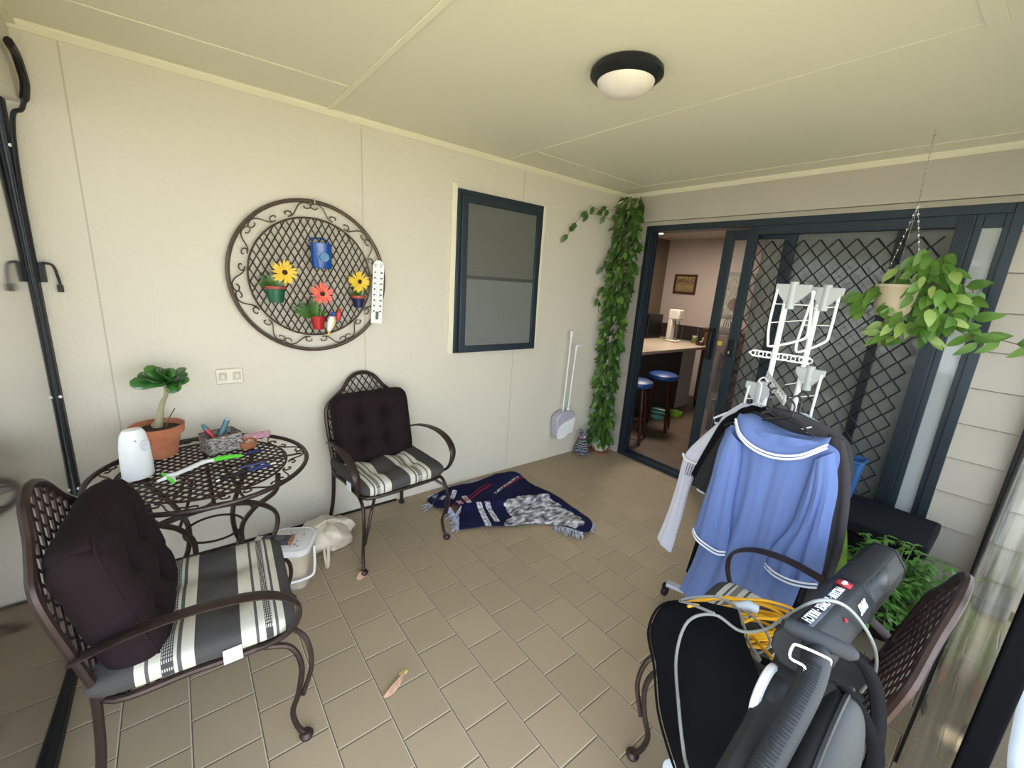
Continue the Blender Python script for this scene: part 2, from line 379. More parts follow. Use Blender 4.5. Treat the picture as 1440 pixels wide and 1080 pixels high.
# pale curtain hanging behind the glass
m = mat('curtain_cloth', (.42, .43, .37), .85)
p = MB(); p.grid(lambda u, v: (1.20+1.22*u, .17+.018*math.sin(u*130)+.006*math.sin(u*37), .04+2.1*v), 300, 2)
tag(p.build('curtain', 'curtain_cloth', solid=.002), 'pale pleated curtain hanging inside behind the security screen', 'curtain')
# ================================================================ roll-down blinds
def blind(name, label, loc): return thing(name, label, 'blind', loc)
bl = blind('roll_down_blind', 'clear roll-down blind closing the left end, behind the near patio chair', (1.4, YL, 0))
p = MB(); p.xf = Matrix.Translation((-1.4, -YL, 0)); p.grid(lambda u, v: (.05+2.4*u, YL+.006*math.sin(9*u+3*v), .03+2.15*v), 30, 12); p.build('vinyl_sheet', 'end_vinyl', bl)
p = MB(); p.xf = Matrix.Translation((-1.4, -YL, 0)); p.box(.002, .045, YL-.02, YL+.022, 0, 2.19)
p.build('side_track', 'black_plastic', bl, smooth=False, bevel=.003)
p = MB(); p.xf = Matrix.Translation((-1.4, -YL, 0)); p.box(.045, 2.5, YL-.012, YL+.02, 0.0, .045); p.build('bottom_rail', 'black_plastic', bl, smooth=False, bevel=.004)
p = MB(); p.xf = Matrix.Translation((-1.4, -YL, 0)); p.tube([(.05, YL+.012, .03), (.05, YL+.012, 2.19)], .005); p.build('edge_zip', 'dark_metal', bl)
p = MB(); p.xf = Matrix.Translation((-1.4, -YL, 0)); p.tube([(-.0+.06, YL-.02, 2.30), (2.5, YL-.02, 2.30)], .035, 12); p.build('roll', 'clear_vinyl', bl)
p = MB(); p.xf = Matrix.Translation((-1.4, -YL, 0))
p.tube(cr([(.20, YL+.09, 2.34), (.12, YL+.09, 2.33), (.07, YL+.09, 2.29), (.06, YL+.09, 2.235), (.05, YL+.07, 2.16), (.05, YL+.04, 2.12), (.05, YL+.025, 1.9), (.05, YL+.022, 1.5)]), [.014]*22+[.008]*21, 8, flat=1.3)
p.tube(cr([(.03, YL+.04, 1.58), (.03, YL+.07, 1.57), (.03, YL+.08, 1.52), (.03, YL+.082, 1.49)]), .005, 6); p.box(.015, .05, YL+.018, YL+.045, 1.50, 1.58); p.box(.022, .038, YL+.072, YL+.09, 1.46, 1.49)
p.build('strap', 'black_plastic', bl)
for z in (.55, 1.0, 2.02): MB().ball((.05-1.4, .02, z), .007).build('stud', 'white_metal', bl)
mat('zip_black', (.004, .004, .005), .95, spec=.05)
# right side blind
br = blind('roll_down_blind', 'grimy clear roll-down blind at the right edge beyond the upturned chair back', (XR, -1, 0))
def rx(y, z):
    q = 0 if y > -1.0 else math.sin(min(1, (-y-1.0)/.55)*PI*.5)
    bu = -.038*q*(1.35-.5*min(z, 1.6))
    e = max(0, (-y-1.58)/.42); e = e*e*(3-2*e)
    return 2.762+.004*math.sin(3*y)+bu*(1-e)+.042*e
p = MB(); p.xf = Matrix.Translation((-XR, 1, 0)); p.grid(lambda u, v: (rx(-.06-1.94*u, .02+2.1*v), -.06-1.94*u, .02+2.16*v), 40, 24); p.build('vinyl_sheet', 'dirty_vinyl', br)
p = MB(); p.xf = Matrix.Translation((-XR, 1, 0)); p.box(2.735, 2.785, -.06, -.018, 0, 2.2); p.build('side_track', 'black_plastic', br, smooth=False, bevel=.003)
p = MB(); p.xf = Matrix.Translation((-XR, 1, 0)); p.tube([(rx(-1.52, .02+.1*k)-.004, -1.52, .02+.1*k) for k in range(22)], .0042, 6); p.build('seam', 'black_plastic', br)
p = MB(); p.xf = Matrix.Translation((-XR, 1, 0)); p.box(2.797, 2.845, -2.06, -2.02, -.1, 2.2); p.build('edge_zip', 'zip_black', br, smooth=False, bevel=.006)
# ================================================================ outside
mat('lawn', (.45, .385, .235), .9, var=.3, vscale=5); mat('pale_concrete', (.62, .60, .53), .8, var=.1, vscale=3)
tag(MB().box(XR+.25, 16, -16, 12, -.35, -.25).build('lawn', 'lawn', smooth=False), 'sunlit ground outside the patio', 'ground', kind='structure')
tag(MB().box(-9, XR+.25, -16, YL-.3, -.34, -.24).build('concrete_apron', 'pale_concrete', smooth=False), 'pale concrete outside the end blind', 'ground', kind='structure')
# ================================================================ ceiling lamp
L = thing('ceiling_lamp', 'round oyster ceiling light with black rim', 'lamp', (1.445, -1.94, H))
p = MB(); p.lathe([(.0, 0), (.128, 0), (.14, -.012), (.142, -.03), (.118, -.05), (.112, -.052), (.112, -.03), (0, -.03)], 48); p.build('rim', 'dark_metal', L)
mat('opal', (.78, .72, .66), .35)
p = MB(); p.lathe([(.113, -.046), (.108, -.062), (.085, -.082), (.05, -.094), (.0, -.098)], 48); p.build('diffuser', 'opal', L)
# ================================================================ switch
mat('switch_white', (.70, .66, .56), .4)
S = thing('power_outlet', 'cream double power outlet on the long wall above the table', 'outlet', (0, -3.235, 1.03))
MB().box(0, .018, -.062, .062, -.042, .042).build('cover_plate', 'switch_white', S, bevel=.006)
for s in (-1, 1):
    MB().box(.018, .024, s*.032-.018, s*.032+.018, -.02, .024).build('outlet_cover', 'cream_plastic', S, bevel=.003)
    MB().box(.024, .029, s*.032-.007, s*.032+.007, -.008, .012).build('toggle', 'switch_white', S, bevel=.002)
# ================================================================ kitchen seen through the open door
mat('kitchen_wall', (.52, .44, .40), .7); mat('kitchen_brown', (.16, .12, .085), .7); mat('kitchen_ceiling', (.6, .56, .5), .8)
m = mat('timber_floor', (.12, .08, .055), .45); t = NT(m); x, y, z = t.xyz()
row = t.math('FLOOR', t.math('DIVIDE', y, .14)); gap = t.math('LESS_THAN', t.math('FRACT', t.math('DIVIDE', y, .14)), .03)
q = t.noise(3, 5, t.comb(t.math('MULTIPLY', x, 1.2), t.math('MULTIPLY', y, 9), row)); c = t.ramp(q, [(.3, (.09, .062, .042)), (.7, (.17, .12, .085))])
t.l.new(t.mix(t.math('MULTIPLY', gap, .5), c, (.05, .03, .02, 1)), t.b.inputs['Base Color'])
struct(MB().box(-2.4, 3.2, .1, 3.4, -.05, .015).build('floor', 'timber_floor', smooth=False), 'dark timber floor inside the kitchen')
struct(MB().box(-2.4, 3.2, .1, 3.4, 2.44, 2.5).build('ceiling', 'kitchen_ceiling', smooth=False), 'kitchen ceiling')
struct(MB().box(-1.42, 3.2, 3.0, 3.1, .015, 2.44).build('wall_back', 'kitchen_wall', smooth=False), 'pinkish beige kitchen wall')
struct(MB().box(-1.55, -1.42, 2.4, 3.1, .015, 2.44).build('wall_left', 'kitchen_brown', smooth=False), 'dark brown kitchen wall')
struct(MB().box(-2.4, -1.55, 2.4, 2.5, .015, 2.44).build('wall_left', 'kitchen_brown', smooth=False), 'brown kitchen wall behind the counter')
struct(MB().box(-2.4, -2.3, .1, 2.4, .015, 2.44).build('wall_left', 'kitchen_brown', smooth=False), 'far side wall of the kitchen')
struct(MB().box(-2.3, -.13, .1, .12, .015, 2.44).build('wall_front', 'kitchen_wall', smooth=False), 'kitchen wall behind the long patio wall')
struct(MB().box(3.1, 3.2, .1, 3.0, .015, 2.44).build('wall_right', 'kitchen_wall', smooth=False), 'far right kitchen wall')
struct(MB().box(2.5, 3.2, .1, .14, .015, 2.44).build('wall_front', 'kitchen_wall', smooth=False), 'kitchen wall right of the sliding doors')
m = mat('splash_tiles', (.045, .033, .03), .3); t = NT(m); x, y, z = t.xyz()
g = t.math('LESS_THAN', t.math('FRACT', t.math('DIVIDE', t.math('ADD', x, 2.0), .26)), .03)
t.l.new(t.mix(g, (.045, .033, .03, 1), (.2, .17, .15, 1)), t.b.inputs['Base Color'])
struct(MB().box(-1.42, -.40, 2.985, 3.0, .90, 1.12).build('trim_40', 'splash_tiles', smooth=False), 'dark tiled splashback behind the kitchen counter')
mat('counter_top', (.50, .42, .33), .35, var=.1, vscale=60); mat('counter_panel', (.045, .046, .05), .5); mat('counter_end', (.5, .46, .43), .6)
K = thing('kitchen_counter', 'breakfast counter with beige top and dark panel inside the open door', 'counter', (-.6, 1.4, .015))
p = MB(); p.xf = Matrix.Translation((.6, -1.4, -.015)); p.box(-.9, -.15, .25, 2.42, .89, .93); p.box(-1.42, -.9, 1.9, 2.42, .89, .93); p.build('worktop', 'counter_top', K, bevel=.006)
p = MB(); p.xf = Matrix.Translation((.6, -1.4, -.015)); p.box(-.88, -.36, .3, 2.05, .015, .89); p.build('panel', 'counter_panel', K, smooth=False)
p = MB(); p.xf = Matrix.Translation((.6, -1.4, -.015)); p.box(-.88, -.36, 2.05, 2.40, .015, .89); p.box(-.36, -.35, 2.05, 2.40, .015, .11); p.build('end_panel', 'counter_end', K, smooth=False)
# downlight
D = thing('downlight', 'small glowing recessed downlight in kitchen ceiling', 'lamp', (-1.08, 2.2, 2.44))
p = MB(); p.lathe([(.035, -.002), (.05, -.006), (.052, 0)], 24); p.build('rim', 'white_metal', D)
mat('downlight_glow', (1, .86, .62), emit=9); p = MB(); p.lathe([(.036, -.004), (0, -.005)], 24); p.build('bulb', 'downlight_glow', D)
# pictures
def picture(label, x0, x1, z0, z1, y, fm, am, t=.03, nm='framed_picture', mount=None):
    o = thing(nm, label, 'picture', ((x0+x1)/2, y, (z0+z1)/2)); w, h = (x1-x0)/2, (z1-z0)/2
    p = MB(); frx(p, -w, w, -h, h, t, -.025, 0); p.build('frame', fm, o, smooth=False, bevel=.003)
    MB().box(-w+t, w-t, -.012, -.004, -h+t, h-t).build('artwork', am, o, smooth=False); return o
mat('maroon_wood', (.06, .016, .012), .4)
m = mat('sepia_scene', (.4, .3, .15), .7); t = NT(m); x, y, z = t.xyz(); n1 = t.noise(16, 4, t.comb(x, 0, t.math('MULTIPLY', z, 2.5)))
c = t.ramp(t.math('ADD', t.math('MULTIPLY', n1, .5), t.math('MULTIPLY', t.math('ADD', z, .15), 1.7)), [(.15, (.10, .06, .025)), (.45, (.34, .24, .10)), (.6, (.12, .07, .03)), (.75, (.5, .38, .18))]); t.l.new(c, t.b.inputs['Base Color'])
picture('small sepia landscape picture in a maroon frame on kitchen wall', -1.225, -.845, 1.61, 1.91, 2.998, 'maroon_wood', 'sepia_scene', .03)
mat('silver_frame', (.25, .24, .22), .5, .3)
m = mat('tree_scene', (.4, .36, .3), .7); t = NT(m); x, y, z = t.xyz(); n1 = t.noise(30, 5, t.comb(t.math('MULTIPLY', x, 3), 0, t.math('MULTIPLY', z, .5)))
c = t.ramp(n1, [(.35, (.12, .11, .09)), (.5, (.36, .33, .27)), (.65, (.5, .46, .4))])
blob = t.math('LESS_THAN', t.math('ADD', t.math('POWER', t.math('DIVIDE', t.math('SUBTRACT', x, .03), .12), 2), t.math('POWER', t.math('DIVIDE', t.math('ADD', z, .13), .1), 2)), 1)
t.l.new(t.mix(blob, c, (.16, .08, .06, 1)), t.b.inputs['Base Color'])
picture('tall woodland picture in a grey frame, seen through the sliding door glass', -.46, .02, 1.31, 1.96, 2.998, 'silver_frame', 'tree_scene', .04)
# stools
mat('blue_vinyl', (.012, .075, .30), .4); mat('mahogany', (.045, .012, .008), .3)
def stool(x, y, label):
    o = thing('bar_stool', label, 'stool', (x, y, .015), .4, 'blue kitchen bar stools')
    p = MB(); p.lathe([(0, .61), (.155, .615), (.17, .64), (.165, .665), (.13, .682), (0, .688)], 28); p.build('seat', 'blue_vinyl', o)
    for k in range(4):
        a = PI/4+k*PI/2; P = lambda r, z: (r*math.cos(a), r*math.sin(a), z)
        q = MB(); q.tube([P(.11+.075*(1-i/14), .61*i/14) for i in range(15)], [.013+.005*math.sin(i*1.9)**2 if i not in (3, 8, 9) else .019 for i in range(15)], 8); q.build('leg', 'mahogany', o)
    for k in range(4):
        a = PI/4+k*PI/2; c = a+PI/2; z = .2+.05*(k % 2); r = .16
        q = MB(); q.tube([(r*math.cos(a), r*math.sin(a), z), (r*math.cos(c), r*math.sin(c), z)], .009, 6); q.build('rung', 'mahogany', o)
    return o
stool(.02, 1.02, 'bar stool with blue round seat, fully visible through the open door')
stool(.10, .40, 'bar stool with blue seat, half hidden by the door frame')
mat('mint_plastic', (.15, .5, .42), .4); mat('lime_plastic', (.35, .6, .05), .4)
p = MB(); p.lathe([(0, 0), (.085, 0), (.10, .11), (.095, .11), (.08, .01), (0, .01)], 24, (-.22, 1.42, .015)); tag(p.build('bowl', 'mint_plastic'), 'mint green plastic tub on the kitchen floor under the stool', 'bowl')
p = MB(); p.lathe([(0, 0), (.075, 0), (.09, .06), (.085, .06), (.07, .01), (0, .01)], 24, (-.14, 1.72, .015)); tag(p.build('bowl', 'lime_plastic'), 'lime green plastic bowl on kitchen floor behind the stool', 'bowl')
# things on the counter
mat('appliance_white', (.62, .58, .52), .4)
A = thing('soda_maker', 'white upright drink maker standing on kitchen counter', 'appliance', (-.62, 2.18, .93))
p = MB(); p.box(-.09, .09, -.07, .07, 0, .03); p.box(-.09, -.02, -.06, .06, .03, .42); p.box(-.09, .08, -.065, .065, .32, .46); p.build('body', 'appliance_white', A, bevel=.015)
p = MB(); p.tube([(.035, 0, .04), (.035, 0, .30)], .028, 14); p.build('bottle', 'clear_glass', A)
mat('olive_green', (.10, .13, .03), .2)
J = thing('glass_jar', 'small jar of green food with dark lid on kitchen counter', 'jar', (-.42, 2.42, .93))
MB().lathe([(0, 0), (.04, 0), (.042, .07), (.032, .085), (0, .085)], 18).build('jar_body', 'olive_green', J); MB().lathe([(.035, .085), (.035, .105), (0, .105)], 18).build('lid', 'counter_end', J)
mat('pink_carton', (.5, .09, .14), .5); mat('white_carton', (.6, .58, .55), .5)
C_ = thing('carton', 'white and pink carton lying on the kitchen counter', 'carton', (-.27, 2.62, .93), .1)
MB().box(-.12, .05, -.04, .04, 0, .085).build('carton_body', 'white_carton', C_, bevel=.003); MB().box(.05, .12, -.041, .041, 0, .086).build('pink_end', 'pink_carton', C_, bevel=.003)
mat('dark_glaze', (.05, .012, .015), .25)
p = MB(); p.lathe([(0, 0), (.05, 0), (.075, .05), (.07, .05), (.045, .01), (0, .01)], 20, (-.27, 2.30, .93)); tag(p.build('bowl', 'dark_glaze'), 'small dark red bowl on kitchen counter', 'bowl')
p = MB(); p.cbox((-.20, 2.80, .96), (.07, .05, .06)); tag(p.build('spice_tin', 'silver_frame', bevel=.006), 'small grey tin at the end of the counter', 'tin')
mat('black_gloss', (.008, .008, .009), .2)
M_ = thing('microwave', 'black appliance in the brown kitchen corner', 'appliance', (-1.15, 2.2, .93))
MB().box(-.2, .2, -.18, .18, 0, .36).build('casing', 'black_gloss', M_, bevel=.01); MB().box(-.14, .16, -.19, -.18, .04, .32).build('door', 'black_plastic', M_, bevel=.004)
# sideboard and chair right of the counter
mat('hutch_wood', (.10, .042, .022), .35, var=.3, vscale=6)
S_ = thing('sideboard', 'reddish brown wooden sideboard behind the sliding glass', 'cabinet', (.18, 2.72, .015))
MB().box(-.5, .55, -.25, .25, .08, 1.12).build('body', 'hutch_wood', S_, bevel=.005)
MB().box(-.53, .58, -.27, .27, 1.12, 1.15).build('top', 'hutch_wood', S_, bevel=.005)
for q in range(3): d_ = MB().box(-.48+.34*q, -.16+.34*q, -.265, -.25, .14, 1.08).build('door', 'hutch_wood', S_, bevel=.004); MB().ball((-.20+.34*q, -.275, .7), .012).build('knob', 'chrome', d_)
MB().box(-.49, .54, -.23, .23, 0, .08).build('plinth', 'black_plastic', S_, smooth=False)
for q, (gx, gy) in enumerate(((-.10, 2.6), (.02, 2.62), (-.03, 2.52))):
    p = MB(); p.lathe([(0, 0), (.035, 0), (.04, .06), (.03, .12), (.012, .14), (.012, .18), (.016, .19)], 16, (gx, gy, 1.165)); p.ball((gx, gy, 1.165+.2), .016)
    tag(p.build('glass_decanter', 'clear_glass'), ['left one of the glass decanters on the sideboard', 'right one of the glass decanters on the sideboard', 'front one of the glass decanters on the sideboard'][q], 'decanter', 'decanters on the sideboard')
O_ = thing('dining_chair', 'dark dining chair inside, half hidden by the sliding door stile', 'chair', (.62, 1.5, .015), .5)
MB().cbox((0, 0, .45), (.42, .42, .05)).build('seat', 'mahogany', O_, bevel=.01)
for sx in (-1, 1):
    for sy in (-1, 1): MB().tube([(sx*.18, sy*.18, 0), (sx*.18, sy*.18, .44)], .018, 8).build('leg', 'mahogany', O_)
p = MB()
for sx in (-1, 1): p.tube([(sx*.18, .19, .45), (sx*.18, .24, .95)], .018, 8)
for z in (.6, .75, .9): p.cbox((0, .215+.0*z, z), (.36, .02, .05))
p.build('backrest', 'mahogany', O_)
# yellow disc sticker on the glass
mat('yellow_sticker', (.65, .5, .03), .5)
p = MB(); p.prism([(1.058+.021*math.cos(a*PI/6), 1.248+.021*math.sin(a*PI/6)) for a in range(12)], lambda a, c: (a, .058, c), lambda a, c: (a, .061, c))
tag(p.build('sticker', 'yellow_sticker', smooth=False), 'round yellow sticker on the sliding door glass', 'sticker')
# ================================================================ patio chairs
m = mat('stripe_fabric', (.3, .3, .3), .9, spec=.15); t = NT(m); x, y, z = t.xyz()
st = t.ramp(t.math('ADD', t.math('MULTIPLY', y, 1.886), .5),   # y -.265..265 -> 0..1
   [(0, (.055, .052, .050)), (.07, (.60, .57, .48)), (.105, (.09, .09, .09)), (.12, (.60, .57, .48)), (.135, (.05, .05, .05)), (.175, (.60, .57, .48)), (.21, (.09, .09, .09)),
    (.225, (.60, .57, .48)), (.30, (.058, .055, .053)), (.52, (.60, .57, .48)), (.58, (.09, .09, .09)), (.60, (.60, .57, .48)), (.615, (.05, .05, .055)), (.67, (.60, .57, .48)), (.72, (.09, .09, .09)), (.735, (.60, .57, .48)), (.78, (.055, .052, .050))], const=True)
wv = t.math('ADD', t.math('MULTIPLY', y, 1.886), .5)
def band(a, b): return t.math('MULTIPLY', t.math('GREATER_THAN', wv, a), t.math('LESS_THAN', wv, b))
mk = t.math('ADD', band(.135, .175), band(.615, .67))
ck = t.math('MULTIPLY', t.math('GREATER_THAN', t.math('FRACT', t.math('MULTIPLY', y, 190)), .5), t.math('GREATER_THAN', t.math('FRACT', t.math('MULTIPLY', x, 90)), .35))
c = t.mix(t.math('MULTIPLY', t.math('MULTIPLY', mk, ck), .9), st, (.55, .53, .47, 1))
wvn = t.noise(400, 2); c = t.mix(t.math('MULTIPLY', wvn, .2), c, (.12, .115, .11, 1)); t.l.new(c, t.b.inputs['Base Color']); t.bump(t.noise(14, 3), .5, .01)
mat('plum_fabric', (.0125, .0065, .008), .9, bump=.4, bscale=12, spec=.2)
mat('tag_white', (.7, .72, .78), .6)
def arch(s):
    """half outline of the back frame, s 0..1 from the seat to the crown centre: (half width, height)"""
    pts = [(.235, .44), (.245, .60), (.250, .74), (.236, .815), (.185, .862), (.135, .905), (.085, .965), (.04, .992), (0, 1.0)]
    f = s*(len(pts)-1); i = min(int(f), len(pts)-2); q = f-i
    c = cr([(a, b, 0) for a, b in pts], 8); k = s*(len(c)-1); i = min(int(k), len(c)-2); q = k-i; v = c[i].lerp(c[i+1], q); return v.x, v.y
def bx_(z): return -.205-.21*(z-.44)   # the back leans
OUT = [arch(i/60) for i in range(61)]
def hw(z):
    """half width of the arch at height z"""
    for (a, h), (a2, h2) in zip(OUT, OUT[1:]):
        if h <= z <= h2: return a+(a2-a)*(z-h)/max(h2-h, 1e-6)
    return 0 if z > .44 else .235
def lattice(mb, inside, P, rng, step, w, ang, off, fl=.45):
    """strands crossing in two directions, cut to a region"""
    for s in (-1, 1):
        d = Vector((math.cos(ang), s*math.sin(ang))); n = Vector((-d.y, d.x))
        k = int(rng/step)+1
        for i in range(-k, k+1):
            run = []; N = 90
            for j in range(N+1):
                q = n*(i*step)+d*((j/N-.5)*2*rng)
                if inside(q.x, q.y): run.append(P(q.x, q.y, s*off))
                elif len(run) > 1: mb.tube([run[0], run[len(run)//2], run[-1]] if len(run) > 2 else run, w, 4, cap=False, flat=fl); run = []
                else: run = []
            if len(run) > 1: mb.tube([run[0], run[len(run)//2], run[-1]] if len(run) > 2 else run, w, 4, cap=False, flat=fl)
def cushion(mb, w, d, h, tufts, M, n=26, round_=.06, corner=.9, scallop=0):
    """puffy pad: top & bottom sheets with tuft dimples"""
    def shape(u, v, side):
        x, y = math.sin((u*2-1)*PI/2), math.sin((v*2-1)*PI/2)
        ex = 1-abs(x)**7; ey = 1-abs(y)**7; e = max(0, ex*ey)**(.42 if corner >= 1 else .26)
        # squircle footprint
        r = (abs(x)**9+abs(y)**9)**(1/9); q = max(abs(x), abs(y)); k = q/r if r > 1e-6 else 1
        k = 1-(1-k)*corner
        X = x*k*w/2; Y = y*k*d/2
        dim = sum(math.exp(-((X-a)**2+(Y-b)**2)/(2*.034**2)) for a, b in tufts)
        rid = 0
        for a, b in tufts: rid += .25*math.exp(-((X-a)**2)/(2*.012**2))+.25*math.exp(-((Y-b)**2)/(2*.012**2))
        hh = h/2*e*(1-.62*min(1, dim)-.20*min(1, rid))
        return M @ Vector((X, Y, side*hh))
    mb.grid(lambda u, v: shape(u, v, 1), n, n); mb.grid(lambda u, v: shape(1-u, v, -1), n, n)
def make_chair(label):
    T = thing('patio_chair', label, 'chair', group='brown iron patio chairs with lattice backs')
    # back frame and lattice
    p = MB(); L = [(bx_(h), a, h) for a, h in OUT]; p.tube([(q[0], q[1], q[2]) for q in L]+[(q[0], -q[1], q[2]) for q in L[::-1][1:]], .0125, 8)
    bf = p.build('back_frame', 'brown_iron', T)
    p = MB(); lattice(p, lambda a, b: b+.72 > .455 and b+.72 < .998 and abs(a) < hw(b+.72)-.004, lambda a, b, o: (bx_(b+.72)+o*.6, a, b+.72), .5, .036, .0046, math.radians(56), .003, .9)
    p.build('back_lattice', 'brown_iron', bf, smooth=False)
    # seat ring and mesh
    p = MB(); ring = cr([(.255, .20, .43), (.262, 0, .43), (.255, -.20, .43), (.20, -.25, .43), (0, -.25, .43), (-.20, -.235, .43), (-.225, 0, .43), (-.20, .235, .43), (0, .25, .43), (.20, .25, .43)], 6, True)
    p.tube(ring, .011, 8, closed=True); sr = p.build('seat_frame', 'brown_iron', T)
    p = MB(); lattice(p, lambda a, b: abs(a-.01) < .24 and abs(b) < .24, lambda a, b, o: (a, b, .43+o), .4, .045, .005, PI/4, .002); p.build('seat_lattice', 'brown_iron', sr, smooth=False)
    for s in (-1, 1):
        p = MB(); p.tube(cr([(bx_(.5), s*.238, .5), (-.218, s*.238, .40), (-.235, s*.242, .2), (-.275, s*.262, .012)], 6), .0125, 8); p.lathe([(0, 0), (.019, 0), (.021, .012), (.013, .022), (0, .024)], 14, (-.276, s*.263, 0)); p.build('leg', 'brown_iron', T)
        p = MB(); p.tube(cr([(.18, s*.252, .425), (.255, s*.262, .395), (.285, s*.27, .31), (.272, s*.268, .20), (.25, s*.262, .12), (.262, s*.268, .05), (.285, s*.275, .012)], 6), .0095, 8)
        p.tube(cr([(.25, s*.19, .425), (.305, s*.235, .385), (.318, s*.262, .29), (.285, s*.266, .18)], 6), .0085, 8)
        p.lathe([(0, 0), (.021, 0), (.024, .012), (.016, .024), (0, .027)], 14, (.286, s*.276, 0)); p.build('leg', 'brown_iron', T)
        p = MB(); P = cr([(bx_(.60)-.005, s*.25, .595), (-.10, s*.285, .655), (.06, s*.303, .677), (.19, s*.308, .660), (.268, s*.306, .61), (.285, s*.30, .55), (.255, s*.285, .475), (.19, s*.262, .435), (.13, s*.252, .43)], 7)
        n = len(P); rs = [.023 if i < n*.5 else .023-.0145*min(1, (i-n*.5)/(n*.25)) for i in range(n)]; fl = [.26 if i < n*.5 else .26+.70*min(1, (i-n*.5)/(n*.25)) for i in range(n)]
        p.tube(P, rs, 10, flat=fl); p.build('armrest', 'brown_iron', T)
    # seat pad
    p = MB(); cushion(p, .53, .53, .085, [(-.09, -.09), (-.09, .09), (.10, -.09), (.10, .09)], Matrix.Translation((.02, 0, .478)), corner=.75); sp = p.build('seat_cushion', 'stripe_fabric', T)
    p = MB(); p.cbox((.10, -.272, .455), (.05, .003, .05), .05); p.build('care_tag', 'tag_white', sp)
    # back pad
    M = Matrix.Translation((bx_(.68)+.088, 0, .68)) @ Matrix.Rotation(math.radians(-104), 4, 'Y')
    p = MB(); cushion(p, .46, .49, .165, [(-.085, -.08), (-.085, .08), (.075, -.08), (.075, .08)], M, n=36, corner=1.0); bc = p.build('back_cushion', 'plum_fabric', T)
    p = MB()
    n = 60; pip = []
    for k in range(n):
        a = 2*PI*k/n; c_, s_ = math.cos(a), math.sin(a); r = (abs(c_)**9+abs(s_)**9)**(-1/9); 
        pip.append(M @ Vector((c_*r*.216, s_*r*.231, -.048)))
    p.tube(pip, .0045, 6, closed=True); p.build('piping', 'plum_fabric', bc)
    for a, b_ in ((-.085, -.08), (-.085, .08), (.075, -.08), (.075, .08)): MB().ball(tuple(M @ Vector((a, b_, -.030))), (.008, .012, .012)).build('button', 'plum_fabric', bc)
    return T
ch1 = make_chair('iron patio chair nearest the left blind with a plum back cushion')
ch1.location = (1.095, -3.475, 0); ch1.rotation_euler.z = math.radians(86)
ch2 = dup(ch1); ch2['label'] = 'iron patio chair standing against the long wall beside the table'; ch2.location = (.355, -2.50, 0); ch2.rotation_euler.z = math.radians(5)
ch3 = dup(ch1); ch3['label'] = 'iron patio chair at lower right holding the leaf blower and yellow cord'; ch3.location = (2.395, -2.0, 0); ch3.rotation_euler.z = math.radians(183)
for T_ in (ch1, ch3):      # seat pads of these two lie with their stripes running across
    for c_ in [o for o in bpy.data.objects if o.parent == T_ and o.name.startswith('seat_cushion')]:
        c_.rotation_euler.z = PI/2; c_.location = (.02, -.02, 0); Mi = (Matrix.Translation((.02, -.02, 0)) @ Matrix.Rotation(PI/2, 4, 'Z')).inverted()
        for g in [o for o in bpy.data.objects if o.parent == c_]: g.matrix_local = Mi
# the third chair has no back cushion showing
for c_ in [o for o in bpy.data.objects if o.parent == ch3 and o.name.startswith('back_cushion')]:
    for g in [o for o in bpy.data.objects if o.parent == c_]: bpy.data.objects.remove(g)
    bpy.data.objects.remove(c_)
# ================================================================ round lattice table top maker
def scroll_ring(mb, R0, R1, P, n, w):
    """S-scrolls in the ring between two radii"""
    for k in range(n):
        a0 = 2*PI*k/n; da = 2*PI/n; mir = 1 if k % 2 else -1
        pts = []
        def at(u, v):  # u along -.5..5 , v 0 inner 1 outer
            a = a0+mir*u*da; r = R0+(R1-R0)*v; return P(r*math.cos(a), r*math.sin(a))
        # spiral at outer end, sweep to the inner end, spiral
        for i in range(12): 
            t_ = i/11; an = PI*1.5+(1-t_)*2*PI*.85; rr = .04+.16*t_; pts.append(at(-.28+rr*math.cos(an)*.95, .30+rr*1.35*math.sin(an)))
        mid = [(-.13, .10), (0, .35), (.12, .72), (.25, .93)]
        pts = pts[:-1]+[at(-.28, .08)]+[at(*q) for q in mid]
        for i in range(12):
            t_ = 1-i/11; an = PI*.5-(1-t_)*2*PI*.8; rr = .05+.15*t_; pts.append(at(.36+rr*math.cos(an)*.9, .70+rr*1.3*math.sin(an)*.95))
        mb.tube(cr(pts, 2), w, 5)
def round_top(T, P, R=.415, part='rim', im='brown_iron'):
    p = MB(); p.tube([P(R*math.cos(2*PI*i/72), R*math.sin(2*PI*i/72)) for i in range(72)], .0105, 8, closed=True); p.build('rim', im, T)
    r1 = .325
    p = MB(); p.tube([P(r1*math.cos(2*PI*i/60), r1*math.sin(2*PI*i/60)) for i in range(60)], .0055, 6, closed=True)
    lattice(p, lambda a, b: a*a+b*b < r1*r1, lambda a, b, o: P(a, b, o*.7), .35, .0325, .0078, math.radians(61) if part == 'wall' else PI/4, .003)
    p.build('lattice', im, T, smooth=False)
    p = MB(); scroll_ring(p, r1+.008, R-.008, P, 14, .0036); p.build('scrollwork', im, T)
TB = thing('patio_table', 'round brown iron patio table with lattice top by the long wall', 'table', (.432, -3.385, 0))
round_top(TB, lambda a, b, o=0: Vector((a, b, .70+o)))
p = MB(); p.tube([(-.40, 0, .685), (.40, 0, .685)], .008, 6, flat=.6); p.tube([(0, -.40, .685), (0, .40, .685)], .008, 6, flat=.6); p.build('cross_bar', 'brown_iron', TB)
